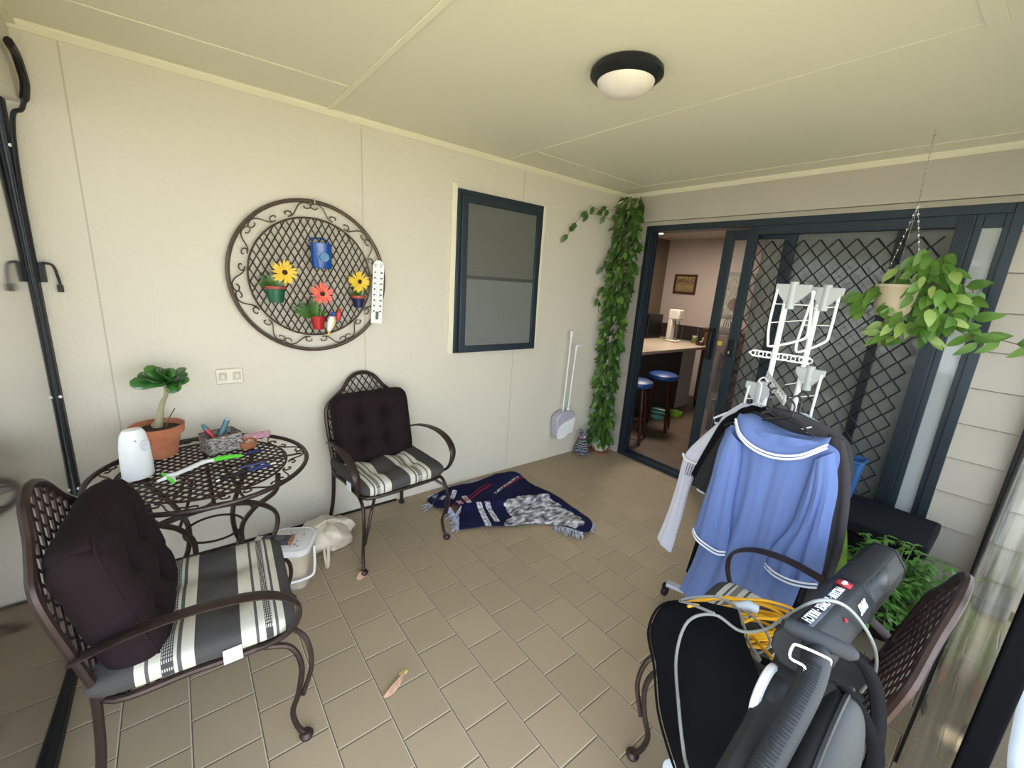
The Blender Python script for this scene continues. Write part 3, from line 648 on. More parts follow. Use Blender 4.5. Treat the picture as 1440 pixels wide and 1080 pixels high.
for k in range(4):
    a = PI/4+k*PI/2+.1; C2 = lambda r, z, s=0: (r*math.cos(a)-s*math.sin(a), r*math.sin(a)+s*math.cos(a), z)
    p = MB(); p.tube(cr([C2(.33, .69), C2(.31, .60), C2(.20, .50), C2(.13, .38), C2(.155, .22), C2(.25, .10), C2(.33, .05), C2(.355, .012)], 6), .0115, 8)
    p.tube(cr([C2(.10, .685), C2(.13, .60), C2(.20, .50)], 5), .007, 6)
    p.tube(cr([C2(.155, .22), C2(.10, .13), C2(.05, .16), C2(.04, .24)], 5), .008, 6)
    p.lathe([(0, 0), (.018, 0), (.02, .012), (0, .02)], 12, C2(.356, 0)); p.build('leg', 'brown_iron', TB)
p = MB(); p.tube([(.12*math.cos(2*PI*i/30), .12*math.sin(2*PI*i/30), .38) for i in range(30)], .006, 6, closed=True); p.build('ring', 'brown_iron', TB)
WA = thing('round_lattice_panel', 'round iron lattice table top hung as wall decoration', 'wall decoration', (.034, -2.79, 1.575))
round_top(WA, lambda a, b, o=0: Vector((o, a, b)), .413, 'wall', 'bright_iron')
MB().tube([(-.02, .02, .41), (.01, .02, .43), (.012, .02, .40)], .004, 6).build('hook', 'chrome', WA)
# ================================================================ small things on the wall panel
mat('pot_green', (.01, .10, .055), .4); mat('pot_red', (.42, .012, .015), .35); mat('pot_navy', (.01, .015, .07), .35); mat('rim_red', (.35, .06, .03), .5)
mat('petal_yellow', (.85, .58, .03), .5); mat('petal_orange', (.85, .22, .03), .5, var=.6, vscale=60, col2=(.75, .08, .16)); mat('flower_eye', (.04, .008, .006), .8)
mat('petal_core', (.8, .45, .05), .6); mat('blue_enamel', (.006, .07, .32), .25, coat=.4); mat('blue_enamel_pale', (.05, .18, .36), .3)
def leaf(mb, base, d, up, L, w, bend=.25, n=6, fold=.12):
    d = Vector(d).normalized(); up = Vector(up); s = d.cross(up)
    if s.length < 1e-4: s = d.cross(Vector((1, 0, 0)))
    s.normalize(); nrm = s.cross(d).normalized(); vs = []; b = Vector(base)
    for i in range(n+1):
        t_ = i/n; ww = w*math.sin(PI*min(1, t_**.75*.97+.02))**.8*.5; c = b+d*L*t_-nrm*bend*L*t_*t_
        vs += [c-s*ww+nrm*fold*ww, c, c+s*ww+nrm*fold*ww]
    fs = []
    for i in range(n):
        for k in (0, 1): fs.append((3*i+k, 3*i+k+1, 3*i+k+4, 3*i+k+3))
    mb.add(vs, fs)
def half_pot(T, r0, r1, h, m, rim=None):
    p = MB(); p.lathe([(0, 0), (r0, 0), (r1, h), (r1-.004, h), (r0-.003, .006), (0, .006)], 24); p.build('pot', m, T)
    if rim: q = MB(); q.lathe([(r1-.001, h-.014), (r1+.004, h-.012), (r1+.004, h+.003), (r1-.004, h+.003), (r1-.004, h-.01)], 24); q.build('pot_rim', rim, T)
def gerbera(T, c, R, m, n=26, tilt=0, name='flower_head'):
    p = MB(); cx, cy, cz = c
    for ring, (rr, off) in enumerate(((R, 0), (R*.86, .5), (R*.55, .25))):
        for k in range(n):
            a = 2*PI*(k+off)/n+.2*math.sin(k*5.1); d = Vector((.12+.12*ring, math.cos(a), math.sin(a)+.0))
            leaf(p, (cx+.004*ring, cy+math.cos(a)*.006, cz+math.sin(a)*.006), d, (1, 0, 0), rr*(1+.08*math.sin(k*3.7)), rr*.20, .1, 4)
    h = p.build(name, m, T, smooth=True); q = MB(); q.ball((cx+.013, cy, cz), (.006, R*.22, R*.22), 12, 6); q.build('flower_centre', 'flower_eye', h)
def foliage(T, c, n, L, m, seed, spread=1.0):
    r = random.Random(seed); p = MB()
    for k in range(n):
        a = r.uniform(.2, PI-.2); d = Vector((r.uniform(.0, .5), math.cos(a)*spread, math.sin(a))); leaf(p, (c[0], c[1]+r.uniform(-.01, .01), c[2]), d, (1, 0, .2), L*r.uniform(.7, 1.1), L*.3, .2)
    p.build('leaves', m, T)
F1 = thing('flower_magnet', 'yellow flower in a small green pot on the wall panel', 'ornament', (.07, -2.995, 1.437)); half_pot(F1, .036, .050, .085, 'pot_green', 'rim_red')
gerbera(F1, (.02, .045, .162), .062, 'petal_yellow'); foliage(F1, (0, -.02, .08), 14, .085, 'leaf_dark', 1, .6); MB().tube([(0, .01, .06), (.01, .045, .155)], .003, 6).build('stem', 'stem_green', F1)
F2 = thing('flower_magnet', 'orange and pink flower in a small red pot on the wall panel', 'ornament', (.07, -2.785, 1.287)); half_pot(F2, .028, .040, .075, 'pot_red')
gerbera(F2, (.02, .022, .205), .062, 'petal_orange', 24); foliage(F2, (0, -.03, .07), 16, .11, 'leaf_dark', 2, .8); MB().tube([(0, .01, .05), (.01, .022, .20)], .003, 6).build('stem', 'stem_green', F2)
F3 = thing('flower_magnet', 'yellow flower in a small navy pot beside the thermometer', 'ornament', (.07, -2.55, 1.415)); half_pot(F3, .026, .040, .07, 'pot_navy', 'rim_red')
gerbera(F3, (.02, .0, .155), .060, 'petal_yellow', 22); foliage(F3, (0, 0, .06), 10, .07, 'leaf_dark', 3, .9); MB().tube([(0, 0, .05), (.01, 0, .15)], .003, 6).build('stem', 'stem_green', F3)
B1 = thing('wall_pocket', 'blue enamel cup hanging near the top of the wall panel', 'cup', (.082, -2.755, 1.632))
p = MB(); p.lathe([(0, 0), (.048, 0), (.052, .01), (.056, .135), (.053, .137), (.048, .01), (0, .01)], 28, sx=.8); p.build('cup_body', 'blue_enamel', B1)
p = MB(); p.lathe([(.0, .0), (.024, .0), (.028, -.002), (.024, .006), (0, .006)], 20, M=Matrix.Rotation(PI/2, 4, 'Y'), c=(.041, .005, .062)); p.build('round_badge', 'blue_enamel_pale', B1)
p = MB(); p.tube(cr([(-.04, -.045, .12), (-.045, -.05, .15), (-.045, 0, .165), (-.045, .05, .15), (-.04, .045, .12)], 5), .004, 6); p.build('rim_band', 'blue_enamel', B1)
mat('bird_white', (.8, .78, .72), .4); mat('bird_red', (.65, .05, .02), .4); mat('bird_blue', (.03, .10, .40), .4); mat('bird_yellow', (.8, .45, .03), .4)
def bird(label, y, z, s, m1, m2, m3, tilt):
    T = thing('bird_ornament', label, 'ornament', (.125, y, z)); T.rotation_euler = (tilt, 0, 0)
    p = MB(); p.cur = 0; p.lathe([(0, -.045*s), (.010*s, -.035*s), (.015*s, -.01*s), (.014*s, .012*s), (.008*s, .026*s), (0, .03*s)], 14); p.cur = 1; p.ball((.002, 0, .033*s), (.012*s, .011*s, .012*s)); p.build('body', [m1, m2], T)
    p = MB(); p.lathe([(.005*s, 0), (.0, -.012*s)], 8, (.010*s, -.006*s, .032*s)); p.build('beak', 'flower_eye', T)
    p = MB(); leaf(p, (.010*s, .006*s, .018*s), (0, .15, -1), (1, 0, 0), .05*s, .016*s); leaf(p, (0, 0, -.03*s), (0, .1, -1), (1, 0, 0), .035*s, .01*s); p.build('wing', m3, T, solid=.002)
bird('white bodied toy parrot clipped over the red pot on wall panel', -2.728, 1.335, 1.35, 'bird_white', 'bird_blue', 'bird_yellow', -.25)
bird('small red and blue toy parrot right of the red pot on wall panel', -2.685, 1.375, .9, 'bird_red', 'bird_red', 'bird_blue', -.15)
# thermometer
mat('thermo_white', (.86, .86, .84), .4); mat('print_grey', (.12, .12, .12), .6)
TH = thing('wall_thermometer', 'white wall thermometer at the right rim of the lattice panel', 'thermometer', (.05, -2.425, 1.505)); TH.rotation_euler = (math.radians(-3), 0, 0)
def rr_(w, h, r=.02): return [(w/2*c if 0 else x, z) for x, z in [(-w/2, -h/2), (w/2, -h/2), (w/2, h/2-r)]+[(w/2-r+r*math.cos(a*PI/12), h/2-r+r*math.sin(a*PI/12)) for a in range(1, 6)]+[(-w/2+r-r*math.cos(a*PI/12), h/2-r+r*math.sin(a*PI/12)) for a in range(6, 0, -1)]+[(-w/2, h/2-r)]]
p = MB(); p.prism([(x, z) for x, z in [(-.035, -.19), (.035, -.19), (.035, .165), (.026, .188), (.012, .198), (-.012, .198), (-.026, .188), (-.035, .165)]], lambda a, c: (0, a, c), lambda a, c: (.008, a, c)); p.build('board', 'thermo_white', TH, smooth=False, bevel=.002)
p = MB()
for k in range(8):
    z = .125-.034*k; p.box(.0082, .009, -.026, -.016, z-.005, z+.005); p.box(.0082, .009, .014, .026, z-.006, z+.004)
for k in range(28): z = .135-.0095*k; p.box(.0082, .009, -.012, -.006, z, z+.0015); p.box(.0082, .009, .006, .012, z, z+.0015)
p.build('scale', 'print_grey', TH, smooth=False)
p = MB(); p.tube([(.011, 0, -.13), (.011, 0, .145)], .0025, 8); p.build('tube', 'chrome', TH); p = MB(); p.box(.008, .016, -.009, .009, -.165, -.115); p.build('bulb_guard', 'print_grey', TH, bevel=.004)
def text(s, size, mname, parent, M, name='lettering', ext=.0006, bold=0):
    cu = bpy.data.curves.new(name, 'FONT'); cu.body = s; cu.size = size; cu.extrude = ext; cu.align_x = 'CENTER'; cu.align_y = 'CENTER'; cu.offset = bold
    tmp = bpy.data.objects.new('t', cu); COL.objects.link(tmp); bpy.context.view_layer.update()
    me = bpy.data.meshes.new_from_object(tmp.evaluated_get(bpy.context.evaluated_depsgraph_get())); bpy.data.objects.remove(tmp)
    me.materials.clear(); me.materials.append(MT[mname]); o = bpy.data.objects.new(name, me); COL.objects.link(o); o.parent = parent; o.matrix_local = M; return o
MX = Matrix(((0, 0, 1, 0), (1, 0, 0, 0), (0, 1, 0, 0), (0, 0, 0, 1)))   # text facing +x, reading along +y
text('C', .028, 'print_grey', TH, Matrix.Translation((.0086, -.018, .165)) @ MX); text('F', .028, 'print_grey', TH, Matrix.Translation((.0086, .016, .165)) @ MX)
# ================================================================ on the patio table (top at z .711)
TZ = .7125
PT = thing('potted_desert_rose', 'terracotta pot with a desert rose on the patio table', 'plant', (.205, -3.555, TZ))
p = MB(); p.lathe([(0, 0), (.066, 0), (.088, .112), (.102, .113), (.106, .152), (.098, .153), (.095, .125), (0, .125)], 40); p.build('pot', 'terracotta', PT)
p = MB(); p.lathe([(.094, .128), (.05, .134), (0, .136)], 24); p.build('soil', 'soil', PT)
p = MB(); p.tube(cr([(-.02, .0, .12), (-.012, .006, .15), (.0, .015, .19), (-.005, .03, .25), (.01, .05, .30), (.015, .052, .345)], 5), [.022-.013*min(1, i/18) for i in range(26)], 10); p.ball((-.035, -.005, .14), (.026, .018, .016)); st_ = p.build('stem', 'bark_grey', PT)
p = MB(); r = random.Random(5)
for k in range(19):
    a = k*2.4+.3; e = .15+1.10*(k/19)**.8; dd = Vector((math.cos(a)*math.cos(e), math.sin(a)*math.cos(e), math.sin(e))); L_ = r.uniform(.095, .135)*(1.05-.35*k/19)
    s = dd.cross(Vector((0, 0, 1))).normalized(); s = Matrix.Rotation(r.uniform(.2, 1.0)*(1 if dd.x*-.3+dd.y > 0 else -1), 3, dd) @ s; n_ = s.cross(dd); vs = []; b0 = Vector((.015, .052, .340+.012*k/19))
    for i in range(9):
        t_ = i/8; ww = .004+.028*(math.sin(PI*min(1, t_*.9+.02)**1.9)**.75 if i < 8 else .25); c_ = b0+dd*L_*t_-n_*.18*L_*t_*t_; vs += [c_-s*ww+n_*.18*ww, c_, c_+s*ww+n_*.18*ww]
    p.add(vs, [(3*i+q, 3*i+q+1, 3*i+q+4, 3*i+q+3) for i in range(8) for q in (0, 1)])
m = mat('glossy_leaf', (.022, .10, .022), .22, var=.3, vscale=20, col2=(.06, .20, .03), coat=.3)
p.build('leaves', 'glossy_leaf', PT, solid=.0012)
p = MB(); p.tube([(.03, .03, .13), (.035, .05, .19), (.04, .075, .235)], .0025, 5); p.build('dead_twig', 'stem_brown', PT)
AF = thing('air_freshener', 'white automatic air freshener dispenser on patio table', 'dispenser', (.435, -3.625, TZ), math.radians(30))
p = MB(); n = 10
prof = [(.048, 0), (.051, .01), (.050, .09), (.047, .15), (.040, .195), (.030, .215), (0, .220)]
p.lathe([(0, 0)]+prof, 32, sx=.80, sy=1.12); p.build('shell', 'white_plastic', AF)
p = MB(); Mr = Matrix.Rotation(PI/2, 4, 'Y') @ Matrix.Rotation(0, 4, 'Z'); p.lathe([(.010, .0), (.013, .004), (.018, .003), (.019, -.004)], 24, c=(.037, .018, .145), M=Mr, sx=1.25); p.build('nozzle_ring', 'soft_white', AF)
p = MB(); p.ball((.0385, -.012, .175), .0025); p.build('led', 'print_grey', AF)
m = mat('woven_grey', (.22, .20, .18), .8); t = NT(m); x, y, z = t.xyz(); q = t.noise(1, 3, t.comb(t.math('MULTIPLY', x, 60), t.math('MULTIPLY', y, 60), t.math('MULTIPLY', z, 260))); c = t.ramp(q, [(.4, (.06, .05, .045)), (.6, (.46, .43, .40))]); t.l.new(c, t.b.inputs['Base Color']); t.bump(q, .8, .005)
BK = thing('woven_box', 'grey woven box holding tools on patio table', 'box', (.26, -3.315, TZ), math.radians(18))
p = MB(); p.box(-.055, .055, -.075, .075, 0, .004); p.box(-.055, -.05, -.075, .075, 0, .085); p.box(.05, .055, -.075, .075, 0, .085); p.box(-.05, .05, -.075, -.07, 0, .085); p.box(-.05, .05, .07, .075, 0, .085); p.build('woven_sides', 'woven_grey', BK, smooth=False)
p = MB(); p.tube([(-.053, -.073, .087), (.053, -.073, .087), (.053, .073, .087), (-.053, .073, .087)], .004, 6, closed=True); p.build('rim', 'stem_brown', BK)
p = MB(); p.box(-.048, .048, -.068, .068, .004, .012); p.build('lining', 'black_plastic', BK, smooth=False)
mat('tool_red', (.40, .03, .05), .4); mat('tool_teal', (.07, .16, .22), .4); mat('tool_blue', (.01, .015, .12), .35)
def stick(name, label, cat, a, b, r, m, m2, end=.25):
    a, b = Vector(a), Vector(b); T = thing(name, label, cat, a); d = b-a; MB().tube([d*0, d*.5, d*(1-end)], [r*.9, r, r], 10).build('grip', m, T); MB().tube([d*(1-end), d*(1-end*.4), d], [r*1.02, r*.8, r*.4], 10).build('tip', m2, T); return T
stick('garden_tool', 'red handled tool leaning left in the woven box', 'tool', (.265, -3.325, TZ+.03), (.235, -3.385, TZ+.135), .012, 'tool_red', 'tool_teal')
stick('garden_tool', 'teal handled tool standing up out of the woven box', 'tool', (.26, -3.335, TZ+.03), (.235, -3.275, TZ+.155), .013, 'tool_teal', 'grey_plastic', .1)
mat('green_rubber', (.10, .62, .04), .45)
SQ = thing('squeegee', 'white and bright green squeegee lying at front of the patio table', 'squeegee', (.47, -3.45, TZ), 0)
p = MB(); p.tube(cr([(.06, -.06, .018), (.03, -.01, .022), (-.01, .05, .026), (-.02, .10, .026)], 6), [.012]*18+[.013], 8, flat=.7); p.tube([(.05, -.055, .016), (.085, -.11, .014)], [.012, .006], 6); p.build('arm', 'white_plastic', SQ)
p = MB(); p.tube([(-.018, .09, .026), (-.02, .13, .027), (-.012, .20, .026)], [.012, .014, .009], 10, flat=.8); p.build('grip', 'green_rubber', SQ)
p = MB(); p.prism([(.045, -.055), (.02, -.09), (.115, -.055), (.12, -.048)], lambda a, b: (a, b, .008), lambda a, b: (a, b, .02)); p.build('head', 'white_plastic', SQ, smooth=False, bevel=.003)
p = MB(); p.tube([(.015, -.095, .014), (.125, -.058, .014)], .006, 6, flat=1.6); p.build('blade', 'green_rubber', SQ)
PN = thing('pen', 'longer pen with blue barrel and black grip beside the table rim', 'pen', (.66, -3.355, TZ+.004)); 
p = MB(); p.tube([(0, 0, .008), (-.02, .06, .011), (-.035, .11, .012)], [.006, .009, .009], 10); p.build('grip', 'black_plastic', PN); p = MB(); p.tube([(-.035, .11, .012), (-.055, .20, .012)], .008, 10); p.build('barrel', 'tool_blue', PN)
p = MB(); p.tube([(.004, -.012, .007), (0, 0, .008)], [.003, .007], 10); p.tube([(-.055, .20, .012), (-.06, .225, .012)], .007, 10); p.build('metal_ends', 'chrome', PN)
p = MB(); p.tube([(.56, -3.27, TZ+.008), (.545, -3.16, TZ+.008)], .0065, 8); tag(p.build('pen', 'tool_blue'), 'short plain blue pen lying behind the longer pen', 'pen')
p = MB(); p.tube([(.40, -3.225, TZ+.008), (.375, -3.16, TZ+.008)], .007, 8); tag(p.build('marker', 'tool_blue'), 'blue marker right of the woven box', 'marker')
SA = thing('saucer', 'small terracotta saucer of shells on the patio table', 'saucer', (.29, -3.205, TZ)); p = MB(); p.lathe([(0, 0), (.035, 0), (.042, .035), (.038, .035), (.033, .006), (0, .006)], 24); p.build('dish', 'terracotta', SA)
p = MB(); r = random.Random(3)
mat('shell_beige', (.6, .42, .34), .5)
for k in range(16): p.ball((r.uniform(-.025, .025), r.uniform(-.025, .025), .024+r.uniform(0, .008)), (.008, .006, .004), 6, 4)
o = p.build('shells', 'shell_beige', SA); o['kind'] = 'stuff'
mat('pink_packet', (.62, .22, .36), .5, var=.4, vscale=70, col2=(.7, .5, .55))
p = MB(); p.cbox((.165, -3.15, TZ+.012), (.07, .13, .018), -.25, Matrix.Rotation(.1, 4, 'X')); tag(p.build('packet', 'pink_packet', bevel=.005), 'pink packet at the wall side of patio table', 'packet')
# ================================================================ bucket, box and bag by the wall
mat('pail_beige', (.50, .42, .33), .45, var=.15, vscale=12); mat('pail_white', (.72, .70, .70), .4)
m = mat('pail_lid', (.72, .69, .68), .4); t = NT(m); x, y, z = t.xyz(); v = t.n.new('ShaderNodeTexVoronoi'); v.inputs['Scale'].default_value = 42; t.l.new(t.n.new('ShaderNodeTexCoord').outputs['Object'], v.inputs['Vector'])
inn = t.math('MULTIPLY', t.math('LESS_THAN', t.math('ABSOLUTE', x), .06), t.math('LESS_THAN', t.math('ABSOLUTE', y), .07)); dt = t.math('MULTIPLY', t.math('LESS_THAN', v.outputs['Distance'], .33), inn)
t.l.new(t.mix(t.math('MULTIPLY', dt, .6), (.72, .69, .68, 1), (.12, .09, .08, 1)), t.b.inputs['Base Color'])
PL = thing('lidded_pail', 'beige plastic pail with white lid standing by the long wall', 'pail', (.49, -3.07, 0), math.radians(62))
def rrect(w, d, r, n=5):
    o = []
    for sx, sy, a0 in ((1, 1, 0), (-1, 1, PI/2), (-1, -1, PI), (1, -1, 1.5*PI)):
        for k in range(n+1): a = a0+PI/2*k/n; o.append((sx*(w/2-r)+r*math.cos(a), sy*(d/2-r)+r*math.sin(a)))
    return o
def rstack(mb, layers):
    n = len(layers[0][0]); vs = []
    for poly, z in layers: vs += [(a, b, z) for a, b in poly]
    fs = [tuple(range(n))[::-1], tuple((len(layers)-1)*n+k for k in range(n))]
    for i in range(len(layers)-1): fs += [(i*n+k, i*n+(k+1) % n, (i+1)*n+(k+1) % n, (i+1)*n+k) for k in range(n)]
    mb.add(vs, fs)
p = MB(); rstack(p, [(rrect(.17, .19, .04), 0), (rrect(.175, .195, .04), .01), (rrect(.205, .225, .045), .215)]); p.build('pail_body', 'pail_beige', PL)
p = MB(); rstack(p, [(rrect(.222, .242, .05), .21), (rrect(.226, .246, .05), .225), (rrect(.20, .22, .05), .236), (rrect(.19, .21, .05), .232), (rrect(.18, .20, .05), .236)]); p.build('lid', 'pail_lid', PL)
p = MB(); p.tube(cr([(-.112, .0, .19), (-.13, -.07, .12), (-.12, -.115, .09), (0, -.135, .07), (.12, -.115, .09), (.13, -.07, .12), (.112, 0, .19)], 5), .006, 6, flat=.6); p.build('handle', 'pail_white', PL)
m = mat('planter_box_card', (.03, .035, .045), .5); t = NT(m); x, y, z = t.xyz(); ln = t.math('MULTIPLY', t.math('LESS_THAN', t.math('FRACT', t.math('MULTIPLY', y, 90)), .35), t.math('MULTIPLY', t.math('LESS_THAN', t.math('ABSOLUTE', x), .018), t.math('LESS_THAN', t.math('ABSOLUTE', y), .045)))
wh = t.math('MULTIPLY', t.math('GREATER_THAN', y, .06), t.math('LESS_THAN', t.math('ABSOLUTE', x), .02)); c = t.mix(t.math('MULTIPLY', ln, .5), (.03, .035, .045, 1), (.35, .36, .38, 1)); c = t.mix(wh, c, (.6, .58, .5, 1)); og = t.math('LESS_THAN', y, -.078); c = t.mix(og, c, (.35, .13, .05, 1)); t.l.new(c, t.b.inputs['Base Color'])
p = MB(); p.box(-.03, .03, -.09, .09, 0, .022); o = p.build('seed_box', 'planter_box_card', smooth=False, bevel=.0015); o.location = (.475, -3.145, .238); o.rotation_euler = (0, 0, math.radians(62)+PI/2-.05)
tag(o, 'flat dark printed carton lying on the white pail lid', 'carton')
mat('bag_plastic', (.52, .44, .33), .5, var=.2, vscale=18, col2=(.62, .55, .44))
p = MB()
def bagf(u, v):
    a = 2*PI*u; e = PI*v; n3 = noise.noise(Vector((math.cos(a)*1.6, math.sin(a)*1.6, v*3.2)))+.5*noise.noise(Vector((math.cos(a)*4, math.sin(a)*4, v*7)))
    r = .115*math.sin(e)**.7*(1+.28*n3); return (r*1.05*math.cos(a), r*1.25*math.sin(a), max(.003, .085-.088*math.cos(e)*(1+.2*n3)))
p.grid(bagf, 48, 26)
G = thing('plastic_bag', 'crumpled beige plastic bag on the floor beside the pail', 'bag', (.31, -2.845, 0))
p.build('bag_body', 'bag_plastic', G)
p = MB(); p.tube(cr([(.08, -.02, .10), (.13, -.03, .05), (.19, -.05, .012), (.20, -.06, .010), (.16, -.055, .03), (.11, -.05, .07)], 5), .009, 6, flat=.5); p.build('handle_loop', 'bag_plastic', G)
# litter on the floor
mat('dry_leaf', (.50, .30, .19), .7, var=.3, vscale=50); mat('husk', (.55, .42, .16), .7)
p = MB(); p.grid(lambda u, v: (1.40+.11*(u-.5)*.35+.02*math.sin(6*u), -2.86+.13*(u-.5), .004+.018*math.sin(PI*u)*v+.012*math.sin(9*u)**2), 12, 3)
p = MB(); leaf(p, (1.415, -2.935, .008), (-.35, 1, .12), (1, .4, .6), .125, .03, .1, 8, .9); tag(p.build('dry_leaf', 'dry_leaf', solid=.001), 'curled pinkish dry leaf on the open floor', 'leaf')
p = MB(); p.ball((1.355, -2.825, .006), (.012, .02, .006)); tag(p.build('husk_crumb', 'husk'), 'yellow crumb beside the curled dry leaf', 'crumb')
p = MB(); leaf(p, (.69, -2.80, .006), (-.3, 1, .05), (1, .3, 1), .085, .045, .1, 6, .4); tag(p.build('dry_leaf', 'dry_leaf', solid=.001), 'small brown leaf on floor by the wall chair front foot', 'leaf')
# wall scrap dots: bird hook string on the wall
p = MB(); p.tube([(.015, -2.62, 2.458), (.012, -1.9, 2.30), (.01, -1.1, 2.22), (.03, -.5, 2.28), (.05, -.25, 2.33)], .0018, 5); tag(p.build('string', 'cream_trim'), 'thin pale string running along the long wall under the ceiling', 'string')
# ================================================================ throw rug
def poly_in(pt, poly):
    x, y = pt; c = False
    for (x1, y1), (x2, y2) in zip(poly, poly[1:]+poly[:1]):
        if (y1 > y) != (y2 > y) and x < (x2-x1)*(y-y1)/(y2-y1)+x1: c = not c
    return c
m = mat('throw_weave', (.008, .010, .05), .9, spec=.15); t = NT(m); x, y, z = t.xyz()
def ell(cx, cy, rx_, ry_, ang=0):
    dx = t.math('SUBTRACT', x, cx); dy = t.math('SUBTRACT', y, cy); ca, sa = math.cos(ang), math.sin(ang)
    a = t.math('DIVIDE', t.math('ADD', t.math('MULTIPLY', dx, ca), t.math('MULTIPLY', dy, sa)), rx_); b = t.math('DIVIDE', t.math('SUBTRACT', t.math('MULTIPLY', dy, ca), t.math('MULTIPLY', dx, sa)), ry_)
    return t.math('LESS_THAN', t.math('ADD', t.math('ADD', t.math('MULTIPLY', a, a), t.math('MULTIPLY', b, b)), t.math('MULTIPLY', t.math('SUBTRACT', t.noise(14, 3), .5), .9)), 1)
wolf = t.math('MAXIMUM', t.math('MAXIMUM', ell(.66, -1.50, .20, .21), ell(.745, -1.69, .08, .13)), ell(.87, -1.42, .17, .12))
wn2 = t.noise(1, 5, t.comb(t.math('MULTIPLY', x, 34), t.math('MULTIPLY', y, 16), 0)); wc2 = t.ramp(wn2, [(.36, (.07, .07, .10)), (.5, (.32, .31, .34)), (.64, (.75, .73, .74))])
def seg_(x0, y0, x1, y1, w):
    L2 = math.hypot(x1-x0, y1-y0); ux, uy = (x1-x0)/L2, (y1-y0)/L2
    a = t.math('ADD', t.math('MULTIPLY', t.math('SUBTRACT', x, x0), ux), t.math('MULTIPLY', t.math('SUBTRACT', y, y0), uy)); b = t.math('ABSOLUTE', t.math('SUBTRACT', t.math('MULTIPLY', t.math('SUBTRACT', y, y0), ux), t.math('MULTIPLY', t.math('SUBTRACT', x, x0), uy)))
    return t.math('MULTIPLY', t.math('MULTIPLY', t.math('GREATER_THAN', a, 0), t.math('LESS_THAN', a, L2)), t.math('LESS_THAN', b, w))
band_ = None
for s in ((.42, -1.83, .69, -1.92, .020), (.40, -1.76, .67, -1.835, .020), (.24, -1.84, .39, -1.87, .02), (.29, -1.92, .37, -1.93, .018), (.14, -1.86, .24, -1.95, .018), (.16, -1.96, .21, -2.02, .014)):
    q = seg_(*s); band_ = q if band_ is None else t.math('MAXIMUM', band_, q)
bc_ = t.ramp(t.noise(60, 3), [(.4, (.25, .25, .32)), (.6, (.72, .72, .74))])
red = t.math('MAXIMUM', seg_(.38, -2.05, .20, -1.55, .006), seg_(.34, -2.02, .17, -1.56, .004)); red = t.math('MAXIMUM', red, seg_(.30, -1.50, .22, -1.24, .008))
wht = seg_(.33, -1.62, .20, -1.27, .010)
c = t.mix(wolf, t.ramp(t.noise(3), [(.3, (.006, .007, .035)), (.7, (.010, .012, .055))]), wc2); c = t.mix(band_, c, bc_); c = t.mix(red, c, (.28, .01, .02, 1)); c = t.mix(t.math('MULTIPLY', wht, t.math('GREATER_THAN', t.noise(90), .5)), c, (.6, .6, .6, 1))
t.l.new(c, t.b.inputs['Base Color'])
outl = [(.14, -2.09), (.08, -1.90), (.09, -1.66), (.07, -1.42), (.09, -1.27), (.20, -1.235), (.32, -1.26), (.47, -1.24), (.62, -1.22), (.80, -1.24), (1.01, -1.26), (1.10, -1.40), (.97, -1.47), (.88, -1.52), (.80, -1.66), (.74, -1.82), (.66, -1.95), (.585, -2.09), (.47, -2.02), (.40, -1.96), (.35, -2.04), (.25, -2.11)]
oc = [(q.x, q.y) for q in cr([(a, b, 0) for a, b in outl], 4, True)]
def rz_(x_, y_):
    h = .020+.016*noise.noise(Vector((x_*5, y_*5, 0)))+.010*noise.noise(Vector((x_*13, y_*11, 3)))
    h += .03*math.exp(-((x_-.40-(y_+1.95)*.3)/.035)**2)*(1 if y_ < -1.25 else 0)    # fold ridge running down the throw
    h += .035*math.exp(-((x_-.98)**2+(y_+1.40)**2)/.008)
    return max(.005, h)
import bmesh
from mathutils.geometry import delaunay_2d_cdt
pts = [Vector(q) for q in oc]; st = .022
for i in range(60):
    for j in range(48):
        q = (0.02+i*st, -2.15+j*st)
        if poly_in(q, oc): pts.append(Vector(q))
vv, ee, ff, *_ = delaunay_2d_cdt(pts, [(i, (i+1) % len(oc)) for i in range(len(oc))], [], 0, 1e-5)
ff = [f for f in ff if poly_in((sum(vv[i].x for i in f)/len(f), sum(vv[i].y for i in f)/len(f)), oc)]
RG = thing('throw_rug', 'navy fringed throw with a wolf picture crumpled on the floor', 'throw', (.55, -1.7, 0))
p = MB(); p.xf = Matrix.Translation((-.55, 1.7, 0)); p.add([(v.x, v.y, rz_(v.x, v.y)) for v in vv], ff)
o = p.build('cloth', 'throw_weave', RG, solid=.004)
# object coordinates of the weave follow the world: shift them back
for nd in MT['throw_weave'].node_tree.nodes:
    if nd.type == 'TEX_COORD':
        for l_ in list(MT['throw_weave'].node_tree.links):
            if l_.from_node == nd:
                mp = MT['throw_weave'].node_tree.nodes.new('ShaderNodeMapping'); mp.inputs['Location'].default_value = (.55, -1.7, 0); to = l_.to_socket
                MT['throw_weave'].node_tree.links.new(nd.outputs['Object'], mp.inputs[0]); MT['throw_weave'].node_tree.links.new(mp.outputs[0], to)
mat('fringe', (.22, .23, .36), .9, var=.5, vscale=90, col2=(.5, .5, .56))
r = random.Random(8); p = MB(); p.xf = Matrix.Translation((-.55, 1.7, 0))
def fringe(a, b, n, L_, dirx, diry):
    for k in range(n):
        f = (k+r.random())/n; x_ = a[0]+(b[0]-a[0])*f; y_ = a[1]+(b[1]-a[1])*f; dx, dy = dirx+r.uniform(-.5, .5), diry+r.uniform(-.5, .5); q = L_*r.uniform(.6, 1.1)
        z_ = rz_(x_, y_); p.tube([(x_, y_, z_), (x_+dx*q*.5, y_+dy*q*.5, .016), (x_+dx*q, y_+dy*q, .004+r.random()*.01)], .0035, 4, cap=False)
